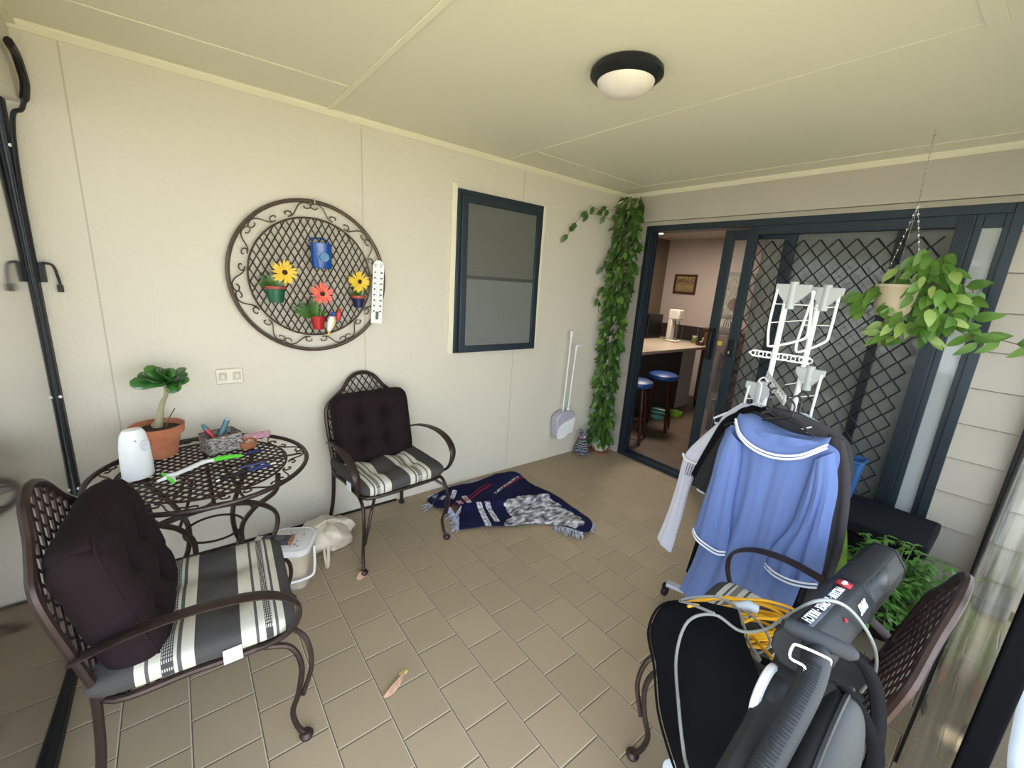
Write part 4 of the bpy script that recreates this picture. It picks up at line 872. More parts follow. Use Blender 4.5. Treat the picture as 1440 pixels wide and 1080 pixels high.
fringe((.25, -2.11), (.10, -1.98), 22, .06, -.2, -1); fringe((.08, -1.95), (.09, -1.6), 26, .05, -.7, .2); fringe((.585, -2.09), (.47, -2.02), 22, .06, .2, -1); fringe((.46, -2.02), (.35, -2.04), 26, .055, .2, -.9); fringe((.40, -1.96), (.42, -2.0), 12, .06, .3, -1)
fringe((.90, -1.52), (1.09, -1.43), 34, .05, .6, -.8); fringe((1.01, -1.26), (1.08, -1.36), 10, .03, 1, .2); fringe((.09, -1.27), (.16, -1.24), 10, .035, -.1, 1)
o = p.build('fringe', 'fringe', RG); o['kind'] = 'stuff'
# ================================================================ lobby dustpan and broom on the wall
DP = thing('dustpan_set', 'white long-handled dustpan and broom hanging on the long wall', 'dustpan', (.0, -.64, .23))
for nm, m_, zz in (('pan_body', 'grey_lilac', 0),):
    mat('grey_lilac', (.42, .42, .50), .45)
    p = MB(); p.prism([(-.115, .06), (-.125, .20), (-.06, .245), (.05, .25), (.115, .21), (.085, 0.03), (.02, .02), (-.02, 0), (-.10, .0)], lambda a, c: (.015, a, c), lambda a, c: (.10, a, c)); p.build('pan_body', 'grey_lilac', DP, bevel=.012)
p = MB(); p.prism([(-.11, .0), (-.112, .07), (-.085, .12), (-.03, .15), (.105, .185), (.085, .035), (.03, .03), (0, .008), (-.03, -.005), (-.09, -.006)], lambda a, c: (.10, a, c), lambda a, c: (.112, a, c)); p.build('pan_scoop', 'white_plastic', DP, bevel=.004)
p = MB(); p.tube([(.05, -.01, .24), (.045, .01, .98)], .008, 10); p.tube([(.045, .01, .95), (.045, .01, 1.0)], .014, 10); p.build('pan_handle', 'white_plastic', DP)
p = MB(); p.tube([(.06, .045, .20), (.06, .075, .84)], .008, 10); p.tube(cr([(.06, .075, .82), (.06, .078, .86), (.06, .12, .862), (.06, .14, .855)], 4), .011, 8); p.lathe([(.02, .2), (.012, .27), (0, .27)], 12, (.06, .045, 0)); p.build('broom_handle', 'white_plastic', DP)
# ================================================================ tabby cat ornament
m = mat('tabby', (.12, .12, .14), .9); t = NT(m); x, y, z = t.xyz(); q = t.math('SINE', t.math('ADD', t.math('MULTIPLY', z, 260), t.math('MULTIPLY', t.noise(22, 2), 14))); c = t.ramp(t.math('ADD', t.math('MULTIPLY', q, .5), .5), [(.35, (.035, .035, .045)), (.7, (.24, .24, .27))]); t.l.new(c, t.b.inputs['Base Color'])
CT = thing('cat_figurine', 'grey tabby cat figurine with pink collar sitting beside the corner pot', 'figurine', (.085, -.375, 0), math.radians(-25))
p = MB(); p.lathe([(0, 0), (.055, 0), (.068, .02), (.070, .06), (.060, .11), (.045, .15), (.034, .175), (.03, .185)], 24, sx=1.15, sy=.85); p.ball((.022, 0, .212), (.044, .040, .038), 18, 12)
for s in (-1, 1):
    p.tube([(.052, s*.02, .13), (.062, s*.022, .07), (.066, s*.022, .012)], [.016, .014, .014], 8); p.ball((.076, s*.022, .01), (.020, .014, .011))
    p.ball((.0, s*.05, .045), (.05, .024, .045)); p.tube([(.010, s*.024, .235), (.006, s*.032, .272)], [.016, .002], 4)
p.build('body', 'tabby', CT)
p = MB(); p.tube(cr([(-.06, 0, .02), (-.085, .03, .012), (-.05, .075, .012), (.02, .085, .012)], 5), .011, 8); p.build('tail', 'tabby', CT)
mat('collar_pink', (.75, .12, .50), .5); p = MB(); p.tube([(.008+.036*math.cos(2*PI*k/20), .033*math.sin(2*PI*k/20), .183) for k in range(20)], .006, 6, closed=True); p.build('collar', 'collar_pink', CT)
p = MB(); p.ball((.058, 0, .200), (.012, .016, .010)); p.build('muzzle', 'bird_white', CT)
for s in (-1, 1): MB().ball((.058, s*.016, .220), (.006, .007, .007)).build('eye', 'lime_plastic', CT)
MB().ball((.07, 0, .205), .0035).build('nose', 'collar_pink', CT)
# ================================================================ climbing hoya in the corner
HY = thing('climbing_plant', 'tall climbing vine in a pale pot filling the room corner', 'plant', (.145, -.16, 0))
mat('glaze_cream', (.58, .52, .42), .3); mat('glaze_mint', (.20, .36, .27), .3)
p = MB(); p.cur = 0; p.lathe([(0, .02), (.062, .02), (.085, .06), (.092, .10)], 32); p.cur = 1; p.lathe([(.092, .10), (.088, .145), (.080, .15), (.075, .12), (0, .12)], 32); p.build('pot', ['glaze_cream', 'glaze_mint'], HY)
p = MB(); p.lathe([(0, 0), (.085, 0), (.105, .022), (.10, .022), (.082, .008), (0, .008)], 32); p.build('saucer', 'terracotta', HY)
p = MB(); 
for s, (a, b_) in enumerate(((-.075, .03), (.075, -.03), (.0, -.085))): p.tube([(a, b_, 0), (a*1.0, b_, 1.0), (a*.9, b_*.6+.03, 2.3)], .003, 5)
for z in (.3, .8, 1.3, 1.8, 2.2): p.tube([(.08*math.cos(k*PI/8), .06*math.sin(k*PI/8), z) for k in range(16)], .002, 4, closed=True)
p.build('wire_frame', 'dark_metal', HY)
def vine_leaf(mb, r, c, d, L, w): leaf(mb, c, d, (d[0]*.2+r.uniform(-.3, .3), -1, .5), L, w, r.uniform(.1, .4), 5, .15)
mat('vine_leaf_dark', (.026, .075, .012), .33, var=.4, vscale=7, col2=(.06, .14, .02)); mat('vine_leaf_bright', (.075, .17, .022), .35, var=.4, vscale=9, col2=(.14, .26, .04))
def vine_mass(T, spec, seed, name='leaves', m='vine_leaf_dark'):
    r = random.Random(seed); p = MB()
    for (x0, y0, z0, rx_, ry_, rz2, n, L_) in spec:
        for k in range(n):
            a = r.uniform(0, 2*PI); q = r.uniform(.5, 1)**.5; zz = z0+r.uniform(-1, 1)*rz2
            c = Vector((x0+rx_*q*math.cos(a), y0+ry_*q*math.sin(a), zz)); d = Vector((math.cos(a)*r.uniform(.2, .9), -abs(math.sin(a))*r.uniform(.2, .8)-.1, -r.uniform(.1, 1.1)))
            s_ = L_*r.uniform(.7, 1.15); leaf(p, c, d, (r.uniform(-.4, .6), -1, r.uniform(.0, .7)), s_, s_*r.uniform(.42, .55), r.uniform(.05, .35), 5, .15)
    return p.build(name, m, T)
spec = []
def col(z):  # centre x, radius of the vine column at height z
    tab = [(.15, .0, .10), (.35, .0, .095), (.6, -.01, .08), (.9, -.02, .085), (1.2, -.005, .09), (1.5, .0, .10), (1.8, .01, .12), (2.1, .02, .115), (2.3, .02, .10), (2.42, .03, .07)]
    for (a, b, c_), (a2, b2, c2) in zip(tab, tab[1:]):
        if z <= a2: f = max(0, (z-a)/(a2-a)); return b+(b2-b)*f, c_+(c2-c_)*f
    return .03, .06
z = .16
while z < 2.42:
    cx, rr2 = col(z); spec.append((cx, .0, z, rr2, .085, .05, 21, .085 if z > .5 else .10)); z += .06
vine_mass(HY, spec, 11)
vine_mass(HY, [(c_[0], -.02, c_[2], c_[3], .09, .05, 4, .08) for c_ in spec[::1]], 12, 'young_leaves', 'vine_leaf_bright')
r = random.Random(31); p = MB(); q_ = MB()
def runner(pts, n, L_, side=1):
    P = cr(pts, 6); p.tube(P, .0022, 5)
    for k in range(n):
        c = P[int((k+.5)/n*(len(P)-1))]; s = 1 if k % 2 else -1; leaf(q_, c, (.3*r.uniform(-1, 1), s*.5+r.uniform(-.2, .2), s*.6-.2) if side else (s*.7, -.3, -.4+.6*s), (1, -.5, .3), L_*r.uniform(.8, 1.1), L_*.5, .2, 5, .15)
runner([(0, -.02, 2.18), (-.06, -.18, 2.22), (-.09, -.34, 2.24), (-.10, -.50, 2.20), (-.10, -.60, 2.08), (-.095, -.66, 2.02)], 9, .085)
runner([(-.02, -.02, 2.25), (-.06, -.12, 2.30), (-.08, -.28, 2.28), (-.09, -.42, 2.30)], 5, .08)
runner([(.02, -.03, 1.75), (.10, -.05, 1.70), (.135, -.06, 1.62), (.13, -.06, 1.50)], 4, .075, 0); runner([(.0, -.03, 1.95), (.09, -.03, 1.98), (.14, -.05, 2.0)], 3, .07, 0)
runner([(-.03, -.03, 1.6), (-.08, -.12, 1.62), (-.09, -.18, 1.55), (-.08, -.16, 1.40)], 6, .085); runner([(-.03, -.03, 1.85), (-.07, -.14, 1.86), (-.10, -.16, 1.78)], 5, .085)
p.build('runner', 'stem_brown', HY); q_.build('runner_leaves', 'vine_leaf_dark', HY)
p = MB(); p.tube([(.10, -.26, 2.36), (.13, -.16, 2.42)], .004, 6); tag(p.build('wall_peg', 'white_plastic'), 'short white peg poking out of the vine under the ceiling', 'peg')
# ================================================================ hanging basket
HB = thing('hanging_planter', 'cream plastic planter hanging on a chain before the security screen', 'plant', (2.165, -.47, 1.585))
p = MB(); p.lathe([(0, 0), (.055, 0), (.075, .03), (.087, .14), (.092, .145), (.092, .16), (.082, .16), (.08, .13), (0, .13)], 36); pass
mat('glaze_basket', (.60, .50, .34), .5)

p.build('pot', 'glaze_basket', HB)
ch = MB(); apex = Vector((-.008, 0, .545))
for k in range(3):
    a = 2*PI*k/3+.5; b0 = Vector((.09*math.cos(a), .09*math.sin(a), .15)); N = 24
    for i in range(N): c0 = b0.lerp(apex, i/N); c1 = b0.lerp(apex, (i+.9)/N); ch.tube([c0, (c0+c1)/2+Vector((.0035 if i % 2 else 0, 0 if i % 2 else .0035, 0)), c1, (c0+c1)/2-Vector((.0035 if i % 2 else 0, 0 if i % 2 else .0035, 0))], .0011, 4, closed=True)
N = 26; top = Vector((-.02, 0, H-1.585-.02))
for i in range(N): c0 = apex.lerp(top, i/N); c1 = apex.lerp(top, (i+.95)/N); ch.tube([c0, (c0+c1)/2+Vector((.004 if i % 2 else 0, 0 if i % 2 else .004, 0)), c1, (c0+c1)/2-Vector((.004 if i % 2 else 0, 0 if i % 2 else .004, 0))], .0014, 4, closed=True)
ch.build('chain', 'chrome', HB)
p = MB(); p.tube([(-.02, 0, H-1.585), (-.02, 0, H-1.585-.02), (-.012, 0, H-1.585-.03), (-.024, 0, H-1.585-.03)], .002, 5); p.build('ceiling_hook', 'chrome', HB)
mat('hoya_leaf', (.06, .15, .02), .35, var=.5, vscale=8, col2=(.13, .27, .04)); mat('hoya_pale', (.20, .34, .06), .4, var=.4, vscale=12, col2=(.36, .46, .14))
vine_mass(HB, [(.09, .02, .22, .10, .08, .05, 30, .085), (.10, 0, .30, .07, .07, .06, 20, .08), (.15, -.02, .10, .10, .09, .09, 40, .09), (.10, -.04, -.03, .10, .07, .07, 26, .09), (-.07, -.04, .10, .07, .05, .05, 10, .10), (.24, 0, .05, .06, .06, .10, 16, .09)], 21, 'leaves', 'hoya_leaf')
vine_mass(HB, [(.12, -.03, .12, .15, .10, .12, 12, .085), (.08, -.04, -.07, .12, .05, .05, 10, .09)], 22, 'pale_leaves', 'hoya_pale')
r = random.Random(77); p = MB(); q_ = MB()
runner([(.15, 0, .12), (.26, 0, .16), (.30, 0, .02), (.34, 0, -.06), (.42, 0, -.07), (.50, .0, -.08), (.58, 0, -.03)], 10, .10, 0)
runner([(-.05, -.05, .14), (-.12, -.05, .10), (-.17, -.05, .06)], 4, .10, 0); runner([(.0, -.06, .10), (.0, -.08, -.08), (.02, -.08, -.16)], 4, .085, 0); runner([(.2, -.03, .0), (.30, -.03, -.06), (.36, -.03, -.10)], 5, .10, 0)
p.build('runner', 'stem_brown', HB); q_.build('runner_leaves', 'hoya_leaf', HB)
# ================================================================ corner at the right: black storage box, blue tub, leafy pot, strap leaf plant, brick
mat('black_canvas', (.008, .008, .011), .8, spec=.2, bump=.3, bscale=9)
BX = thing('storage_ottoman', 'low black padded box standing in the right corner under the sidelight', 'box', (2.31, -.27, 0))
p = MB(); p.box(-.24, .24, -.19, .19, 0, .34); p.build('box_body', 'black_canvas', BX, bevel=.012)
p = MB(); p.box(-.265, .265, -.215, .215, .345, .435); p.build('padded_top', 'black_canvas', BX, bevel=.018)
mat('tub_blue', (.03, .11, .30), .45)
p = MB(); rstack(p, [(rrect(.10, .09, .02), 0), (rrect(.14, .13, .02), .24), (rrect(.155, .145, .02), .245), (rrect(.155, .145, .02), .26), (rrect(.13, .12, .02), .26), (rrect(.09, .08, .02), .02)])
o = p.build('blue_tub', 'tub_blue'); o.location = (2.115, -.165, .436); tag(o, 'blue plastic tub standing on the black padded box', 'tub')
FP = thing('potted_shrub', 'bushy green leafy plant in front of the black padded box', 'plant', (2.50, -.72, 0))
p = MB(); p.lathe([(0, 0), (.09, 0), (.13, .20), (.135, .22), (.12, .22), (.115, .18), (0, .18)], 28); p.build('pot', 'black_plastic', FP)
r = random.Random(9); p = MB(); s_ = MB()
for k in range(170):
    a = r.uniform(0, 2*PI); e = r.uniform(.0, 1.25); R_ = r.uniform(.12, .38)
    tip = Vector((max(-.30, min(.235, R_*math.cos(a)*math.cos(e)*.95)), R_*math.sin(a)*math.cos(e), .20+R_*math.sin(e)*.80)); base = Vector((tip.x*.25, tip.y*.25, .18))
    s_.tube([base, (base+tip)/2+Vector((0, 0, .04)), tip], .002, 4, cap=False)
    for q in range(8):
        b2 = q*2*PI/8+r.random(); dd = Vector((math.cos(b2), math.sin(b2), r.uniform(-.3, .5))); b_ = tip-(tip-base)*(.05*q*r.random())
        leaf(p, b_, dd, (0, 0, 1), r.uniform(.035, .065), .019, .3, 4)
mat('shrub_leaf', (.045, .14, .018), .4, var=.5, vscale=11, col2=(.11, .25, .035)); p.build('leaves', 'shrub_leaf', FP); s_.build('stems', 'stem_green', FP)
SP = thing('strap_leaf_plant', 'plant with long upright yellow-green leaves behind the clothes rack', 'plant', (2.36, -.92, 0))
p = MB(); p.lathe([(0, 0), (.06, 0), (.085, .13), (.08, .135), (.075, .11), (0, .11)], 28); p.build('pot', 'terracotta', SP)
mat('strap_leaf', (.13, .24, .025), .4, var=.5, vscale=10, col2=(.26, .38, .06))
p = MB()
for bx0, d, L_, w_ in (((-.02, 0), (-.10, -.05, 1), .56, .07), ((-.04, -.03), (-.30, -.25, 1), .42, .09), ((.0, -.05), (.05, -.55, .9), .40, .09), ((-.02, .04), (-.25, .3, .9), .36, .07)): leaf(p, (bx0[0], bx0[1], .10), d, (.3, -1, 0), L_, w_, .12, 9, .35)
p.build('leaves', 'strap_leaf', SP)
mat('brick_grey', (.33, .34, .36), .8, bump=.3); mat('brown_pot', (.16, .06, .03), .5)
BR = thing('vent_block', 'grey block with holes on the floor at the right edge', 'block', (2.66, -.93, 0), math.radians(70))
p = MB(); p.box(-.15, .15, -.06, .06, 0, .075); p.build('block_body', 'brick_grey', BR, bevel=.004)
for k in range(3): q = MB(); q.lathe([(0, .0762), (.020, .0765), (.022, .0755)], 18, (-.09+.09*k, 0, 0)); q.build('hole', 'brown_pot' if k == 1 else 'black_plastic', BR)
mat('shoe_black', (.012, .012, .014), .5); SH = thing('thong_sandal', 'black sandal lying beside the grey block', 'sandal', (2.58, -1.12, 0), .6)
p = MB(); p.prism([(q.x, q.y) for q in cr([(-.12, 0, 0), (-.10, .035, 0), (0, .032, 0), (.09, .045, 0), (.13, .0, 0), (.09, -.04, 0), (0, -.03, 0), (-.10, -.035, 0)], 4, True)], lambda a, b: (a, b, 0), lambda a, b: (a, b, .016)); p.build('sole', 'shoe_black', SH)
p = MB(); p.tube(cr([(-.02, .035, .012), (.03, .015, .045), (.08, 0, .016), (.03, -.015, .045), (-.02, -.035, .012)], 5), .006, 6); p.build('strap', 'shoe_black', SH)
# pale quilt beyond the blind at lower right
mat('quilt_white', (.34, .35, .38), .9, bump=.6, bscale=30)
p = MB(); p.grid(lambda u, v: (2.885+.75*u, -2.3+1.8*v, .56-.2*u+.03*math.sin(22*v)+.03*math.sin(19*u)+.03*noise.noise(Vector((u*6, v*8, 0)))), 40, 60)
tag(p.build('quilt', 'quilt_white', solid=.03), 'lumpy white quilt airing outside beyond the right blind', 'quilt')
p = MB(); p.box(3.05, 3.62, -2.25, -.55, -.25, .28); tag(p.build('outdoor_bench', 'black_plastic', bevel=.01), 'dark low bench outside under the white quilt', 'bench')
# ================================================================ airer tower with clothes
RK = thing('clothes_rack', 'white and grey folding clothes rack on castors before the security screen', 'clothes rack', (1.95, -1.15, 0))
mat('frost_grey', (.45, .47, .47), .35); mat('pale_lilac', (.40, .44, .52), .4)
IV = Matrix.Translation((-1.95, 1.15, 0))
def R(): p = MB(); p.xf = IV; return p
for pts in (((1.72, -1.45, .075), (2.22, -1.27, .075)), ((1.66, -.92, .075), (2.16, -.78, .075))):
    p = R(); a, b = Vector(pts[0]), Vector(pts[1]); d = b-a; p.cbox((a+b)/2, (d.length, .042, .022), math.atan2(d.y, d.x)); f_ = p.build('foot', 'pale_lilac', RK, bevel=.006)
    for q in (a, b): w_ = R(); w_.lathe([(0, -.011), (.024, -.011), (.027, 0), (.024, .011), (0, .011)], 18, (q.x, q.y-.005, .028), Matrix.Rotation(PI/2, 4, 'Y')); w_.box(q.x-.016, q.x+.016, q.y-.012, q.y+.012, .045, .068); w_.build('castor', 'black_plastic', f_)
p = R(); p.cbox((1.90, -1.13, .09), (.03, .58, .02), .08); p.cbox((2.0, -1.08, .09), (.03, .56, .02), .08); p.build('base_beam', 'pale_lilac', RK, bevel=.004)
for a, b in (((1.895, -1.15, .09), (1.903, -1.15, 1.70)), ((2.0, -1.05, .09), (2.005, -1.05, 1.69))): p = R(); p.tube([a, b], .0125, 12, flat=1); p.build('pole', 'white_metal', RK)
def bracket(c, w, h):
    p = R(); x, y, z = c; p.prism([(-w/2, 0), (w/2, 0), (w/2, -h*.35), (w*.16, -h), (-w*.16, -h), (-w/2, -h*.35)], lambda a, b: (x+a, y-.012, z+b), lambda a, b: (x+a, y+.012, z+b)); p.tube([(x, y, z+.012), (x, y, z-h*1.35)], .018, 12)
    return p.build('wing_bracket', 'frost_grey', RK, bevel=.003)
bracket((1.925, -1.16, 1.705), .145, .085); bracket((2.03, -1.06, 1.70), .13, .08); bracket((1.875, -1.17, 1.22), .13, .09); bracket((2.04, -1.06, 1.32), .12, .08)
def wing(pts, rungs):
    p = R(); p.tube(cr(pts, 3), .0062, 8); 
    for a, b in rungs: p.tube([a, b], .0026, 5)
    p.build('folding_wing', 'white_metal', RK)
wing([(1.862, -1.17, 1.68), (1.857, -1.17, 1.52), (1.868, -1.17, 1.43), (1.885, -1.17, 1.408), (2.0, -1.16, 1.455), (2.022, -1.16, 1.50), (2.005, -1.16, 1.68)], [((1.860, -1.17, 1.61), (2.012, -1.16, 1.615)), ((1.860, -1.17, 1.52), (2.02, -1.16, 1.55))])
wing([(1.985, -1.07, 1.68), (1.965, -1.07, 1.50), (1.96, -1.07, 1.41), (1.98, -1.07, 1.392), (2.065, -1.06, 1.45), (2.078, -1.06, 1.50), (2.08, -1.06, 1.68)], [((1.98, -1.07, 1.60), (2.08, -1.06, 1.615)), ((1.968, -1.07, 1.52), (2.08, -1.06, 1.53))])
wing([(1.83, -1.18, 1.20), (1.822, -1.18, 1.08), (1.84, -1.18, 1.0), (1.96, -1.17, 1.02)], [((1.83, -1.18, 1.13), (1.95, -1.18, 1.17))]); wing([(2.09, -1.07, 1.30), (2.085, -1.07, 1.12), (2.08, -1.07, .98), (1.99, -1.07, .98)], [((2.09, -1.07, 1.20), (1.98, -1.07, 1.16)), ((2.09, -1.07, 1.28), (1.95, -1.07, 1.22))])
def arm_bar(a, b, h, holes):
    a, b = Vector(a), Vector(b); p = R(); n = holes; up = Vector((0, 0, h/2)); p.tube([a+up, b+up*.9], .004, 6); p.tube([a-up, b-up*.9], .004, 6)
    for k in range(n+1): c = a.lerp(b, k/n); d = (b-a).normalized(); p.tube([c+d*(.011*math.cos(q*PI/5))+Vector((0, 0, .011*math.sin(q*PI/5))) for q in range(10)], .003, 5, closed=True)
    p.tube([b+up*.9, b+(b-a).normalized()*.018, b-up*.9], .004, 6); p.build('hanger_arm', 'white_metal' if holes == 7 else 'frost_grey', RK)
arm_bar((2.03, -1.07, 1.355), (1.815, -1.18, 1.365), .03, 7)
arm_bar((1.895, -1.17, 1.262), (2.115, -1.56, 1.245), .04, 9)
# ---- garments: flattened tubes of cloth between two edge curves
def loft(mb, L_, R_, y, th, fold=.01, nf=5, nu=28, nv=26, seed=0, yv=None, open_=0):
    Lc = cr([(a, 0, b) for a, b in L_], 6); Rc = cr([(a, 0, b) for a, b in R_], 6)
    def pt(c, v): k = v*(len(c)-1); i = min(int(k), len(c)-2); return c[i].lerp(c[i+1], k-i)
    def f(u, v):
        l, r_ = pt(Lc, v), pt(Rc, v); front = u < .5; s = u*2 if front else 2-u*2
        sx = s+ .03*math.sin(2*PI*s)*math.sin(nf*v*2+seed); P = l.lerp(r_, sx); e = math.sin(PI*min(1, max(0, s)))**.6
        yy = y + (yv(v) if yv else 0); g = min(1, .15+v*1.2)
        fo = fold*g*(math.sin(nf*2*PI*s+seed+1.5*noise.noise(Vector((s*2, v*2, seed))))+.5*math.sin(nf*4.3*PI*s+seed*2))
        off = -(th*e+fo*e) if front else (th*e*.8+fo*.5*e)
        return (P.x, yy+off, P.z)
    vs = [f((i % nu)/nu, j/nv) for j in range(nv+1) for i in range(nu)]
    fs = [(j*nu+i, j*nu+(i+1) % nu, (j+1)*nu+(i+1) % nu, (j+1)*nu+i) for j in range(nv) for i in range(nu)]
    mb.add(vs, fs); return f
def hanger(label, c, w, tilt, m, hook_z, ry=0):
    T = thing('clothes_hanger', label, 'hanger', c, ry, 'hangers on the clothes rack')
    p = MB(); q = w/2; s = math.tan(tilt)
    pts = [(0, 0, .0), (q*.5, 0, -.045+s*q*.5), (q, 0, -.10+s*q), (q*.95, 0, -.125+s*q), (0, 0, -.125), (-q*.95, 0, -.125-s*q), (-q, 0, -.10-s*q), (-q*.5, 0, -.045-s*q*.5)]
    p.tube(pts, .0055, 8, closed=True); p.build('shoulder_bar', m, T)
    h = hook_z-c[2]; p = MB(); p.tube(cr([(0, 0, 0), (0, 0, h-.03), (-.018, .004, h-.008), (0, .008, h+.012), (.02, .01, h-.005)], 5), .0038, 8); p.build('hook', m, T); return T
mat('cloth_blue', (.135, .195, .42), .85, spec=.2, bump=.15, bscale=300); mat('cloth_black', (.007, .007, .009), .9, spec=.1); mat('cloth_charcoal', (.028, .028, .031), .9, spec=.1); mat('cloth_grey', (.06, .054, .057), .92, spec=.15); mat('cloth_white', (.62, .62, .72), .85, bump=.2, bscale=40); mat('piping_white', (.82, .83, .86), .6); mat('hanger_black', (.012, .012, .014), .35); mat('hanger_white', (.82, .83, .87), .3)
def garment(name, label, y, cat='clothes'): return thing(name, label, cat, (2.05, y, 1.1), 0, None)
def gpart(T, nm, m, args, **kw):
    p = MB(); p.xf = Matrix.Translation(-Vector(T.location)); 
    for a in args: loft(p, *a[:3], *a[3:], **kw)
    return p.build(nm, m, T, ang=70)
# white robe, farthest back
hanger('white hanger at left, carrying the white robe, with its long arm showing', (1.905, -1.235, 1.135), .40, .20, 'hanger_white', 1.25, -.05)
G1 = garment('robe', 'white long-sleeved robe hanging at the back left of the clothes rack', -1.26)
gpart(G1, 'body', 'cloth_white', [([(1.84, 1.12), (1.76, 1.02), (1.72, .85), (1.70, .70), (1.70, .58)], [(1.98, 1.12), (2.12, 1.05), (2.14, .9), (2.14, .7), (2.12, .55)], -1.26, .025)], fold=.012, nf=6)
gpart(G1, 'sleeve', 'cloth_white', [([(1.77, 1.01), (1.68, .88), (1.615, .76), (1.60, .60), (1.575, .40), (1.535, .20)], [(1.83, .94), (1.76, .80), (1.70, .70), (1.675, .56), (1.66, .38), (1.635, .155)], -1.29, .022)], fold=.004, nf=2, seed=2)
p = MB(); p.xf = Matrix.Translation(-Vector(G1.location)); p.tube(cr([(1.615, -1.31, .775), (1.64, -1.325, .755), (1.70, -1.325, .75), (1.725, -1.31, .765)], 4), .006, 6); p.build('cuff_trim', 'hanger_white', G1)
p = MB(); p.xf = Matrix.Translation(-Vector(G1.location))
for k in range(5): p.tube(cr([(1.655+.014*k, -1.314, .745), (1.652+.013*k, -1.319, .70), (1.648+.012*k, -1.316, .665)], 3), .0018, 4)
p.build('grey_stripes', 'cloth_grey', G1)
# black dress
hanger('black hanger holding the black dress', (1.975, -1.31, 1.145), .36, .12, 'hanger_black', 1.25, -.05)
G2 = garment('black_dress', 'black short-sleeved dress hanging between white robe and charcoal shirt', -1.34)
gpart(G2, 'body', 'cloth_black', [([(1.91, 1.135), (1.84, 1.07), (1.80, .85), (1.79, .55), (1.77, .30), (1.75, .11)], [(2.05, 1.13), (2.18, 1.06), (2.22, .8), (2.27, .5), (2.31, .3), (2.33, .13)], -1.315, .02)], fold=.008, nf=6, seed=1)
gpart(G2, 'sleeve', 'cloth_black', [([(1.87, 1.10), (1.80, 1.03), (1.75, .89), (1.69, .69)], [(1.92, 1.05), (1.88, .95), (1.84, .82), (1.79, .655)], -1.335, .014)], fold=.004, nf=2, seed=3)
# charcoal shirt
hanger('black hanger holding the charcoal shirt', (2.03, -1.43, 1.15), .36, .1, 'hanger_black', 1.248, -.05)
G3 = garment('charcoal_shirt', 'charcoal short-sleeved shirt hanging just behind the blue nightshirt', -1.41)
gpart(G3, 'body', 'cloth_charcoal', [([(1.97, 1.14), (1.89, 1.07), (1.86, .9), (1.86, .7), (1.87, .52)], [(2.1, 1.14), (2.24, 1.07), (2.27, .9), (2.28, .7), (2.28, .5)], -1.435, .017)], fold=.006, nf=5, seed=5)
gpart(G3, 'sleeve', 'cloth_charcoal', [([(1.92, 1.09), (1.86, 1.0), (1.80, .84), (1.76, .70)], [(1.97, 1.03), (1.93, .92), (1.89, .80), (1.86, .665)], -1.445, .014)], fold=.004, nf=2, seed=3)
# grey robe with double piping, right
G4 = garment('grey_robe', 'grey robe with white double piping hanging at the right of the rack', -1.38)
hanger('black hanger holding the grey robe', (2.12, -1.372, 1.16), .38, -.04, 'hanger_black', 1.246, -.05)
gpart(G4, 'body', 'cloth_grey', [([(2.02, 1.165), (1.96, 1.10), (1.95, .9), (1.96, .6), (1.97, .35)], [(2.14, 1.165), (2.29, 1.12), (2.345, 1.02), (2.36, .80), (2.36, .50)], -1.378, .019)], fold=.007, nf=5, seed=7)
gpart(G4, 'sleeve', 'cloth_grey', [([(2.24, 1.12), (2.24, .98), (2.27, .80), (2.29, .62), (2.285, .34)], [(2.30, 1.105), (2.345, .98), (2.375, .80), (2.385, .60), (2.36, .33)], -1.385, .018)], fold=.006, nf=2, seed=3)
p = MB(); p.xf = Matrix.Translation(-Vector(G4.location))
for dz in (0, .022): p.tube(cr([(2.035, -1.405, 1.10-dz), (2.09, -1.412, 1.092-dz), (2.14, -1.410, 1.102-dz), (2.185, -1.402, 1.128-dz)], 5), .0036, 6)
p.build('piping', 'piping_white', G4)
p = MB(); p.xf = Matrix.Translation(-Vector(G4.location)); p.cbox((2.125, -1.408, 1.062), (.05, .003, .025)); p.build('care_label', 'tag_white', G4)
# pale blue edge of another top at far right
G6 = garment('pale_top', 'pale blue-grey top whose shoulder shows behind the grey robe', -1.29); mat('cloth_pale', (.40, .47, .55), .85)
gpart(G6, 'body', 'cloth_pale', [([(2.06, 1.15), (2.0, 1.1), (2.0, .9), (2.0, .7)], [(2.13, 1.155), (2.235, 1.09), (2.25, .9), (2.25, .7)], -1.30, .012)], fold=.006, nf=4, seed=7)
# blue nightshirt in front
hanger('black wire hanger showing above the blue nightshirt neck', (2.13, -1.475, 1.165), .36, -.09, 'hanger_black', 1.244, .0)
G5 = garment('blue_nightshirt', 'periwinkle blue nightshirt with white double piping hanging at the front of rack', -1.52)
BL = [(1.955, 1.085), (1.90, 1.045), (1.905, .92), (1.90, .75), (1.89, .55), (1.87, .35), (1.825, .145)]; BR_ = [(2.275, 1.115), (2.325, 1.075), (2.325, .92), (2.325, .72), (2.315, .55), (2.30, .38), (2.27, .20)]
p = MB(); p.xf = Matrix.Translation(-Vector(G5.location)); fB = loft(p, BL, BR_, -1.52, .045, fold=.011, nf=4, nu=64, nv=50, seed=4); p.build('body', 'cloth_blue', G5, ang=80)
gpart(G5, 'sleeve', 'cloth_blue', [([(1.935, 1.085), (1.905, .98), (1.895, .82), (1.875, .64), (1.86, .505)], [(2.0, 1.02), (2.01, .90), (2.012, .76), (2.022, .62), (2.028, .485)], -1.565, .032)], fold=.006, nf=2, seed=3, nu=32)
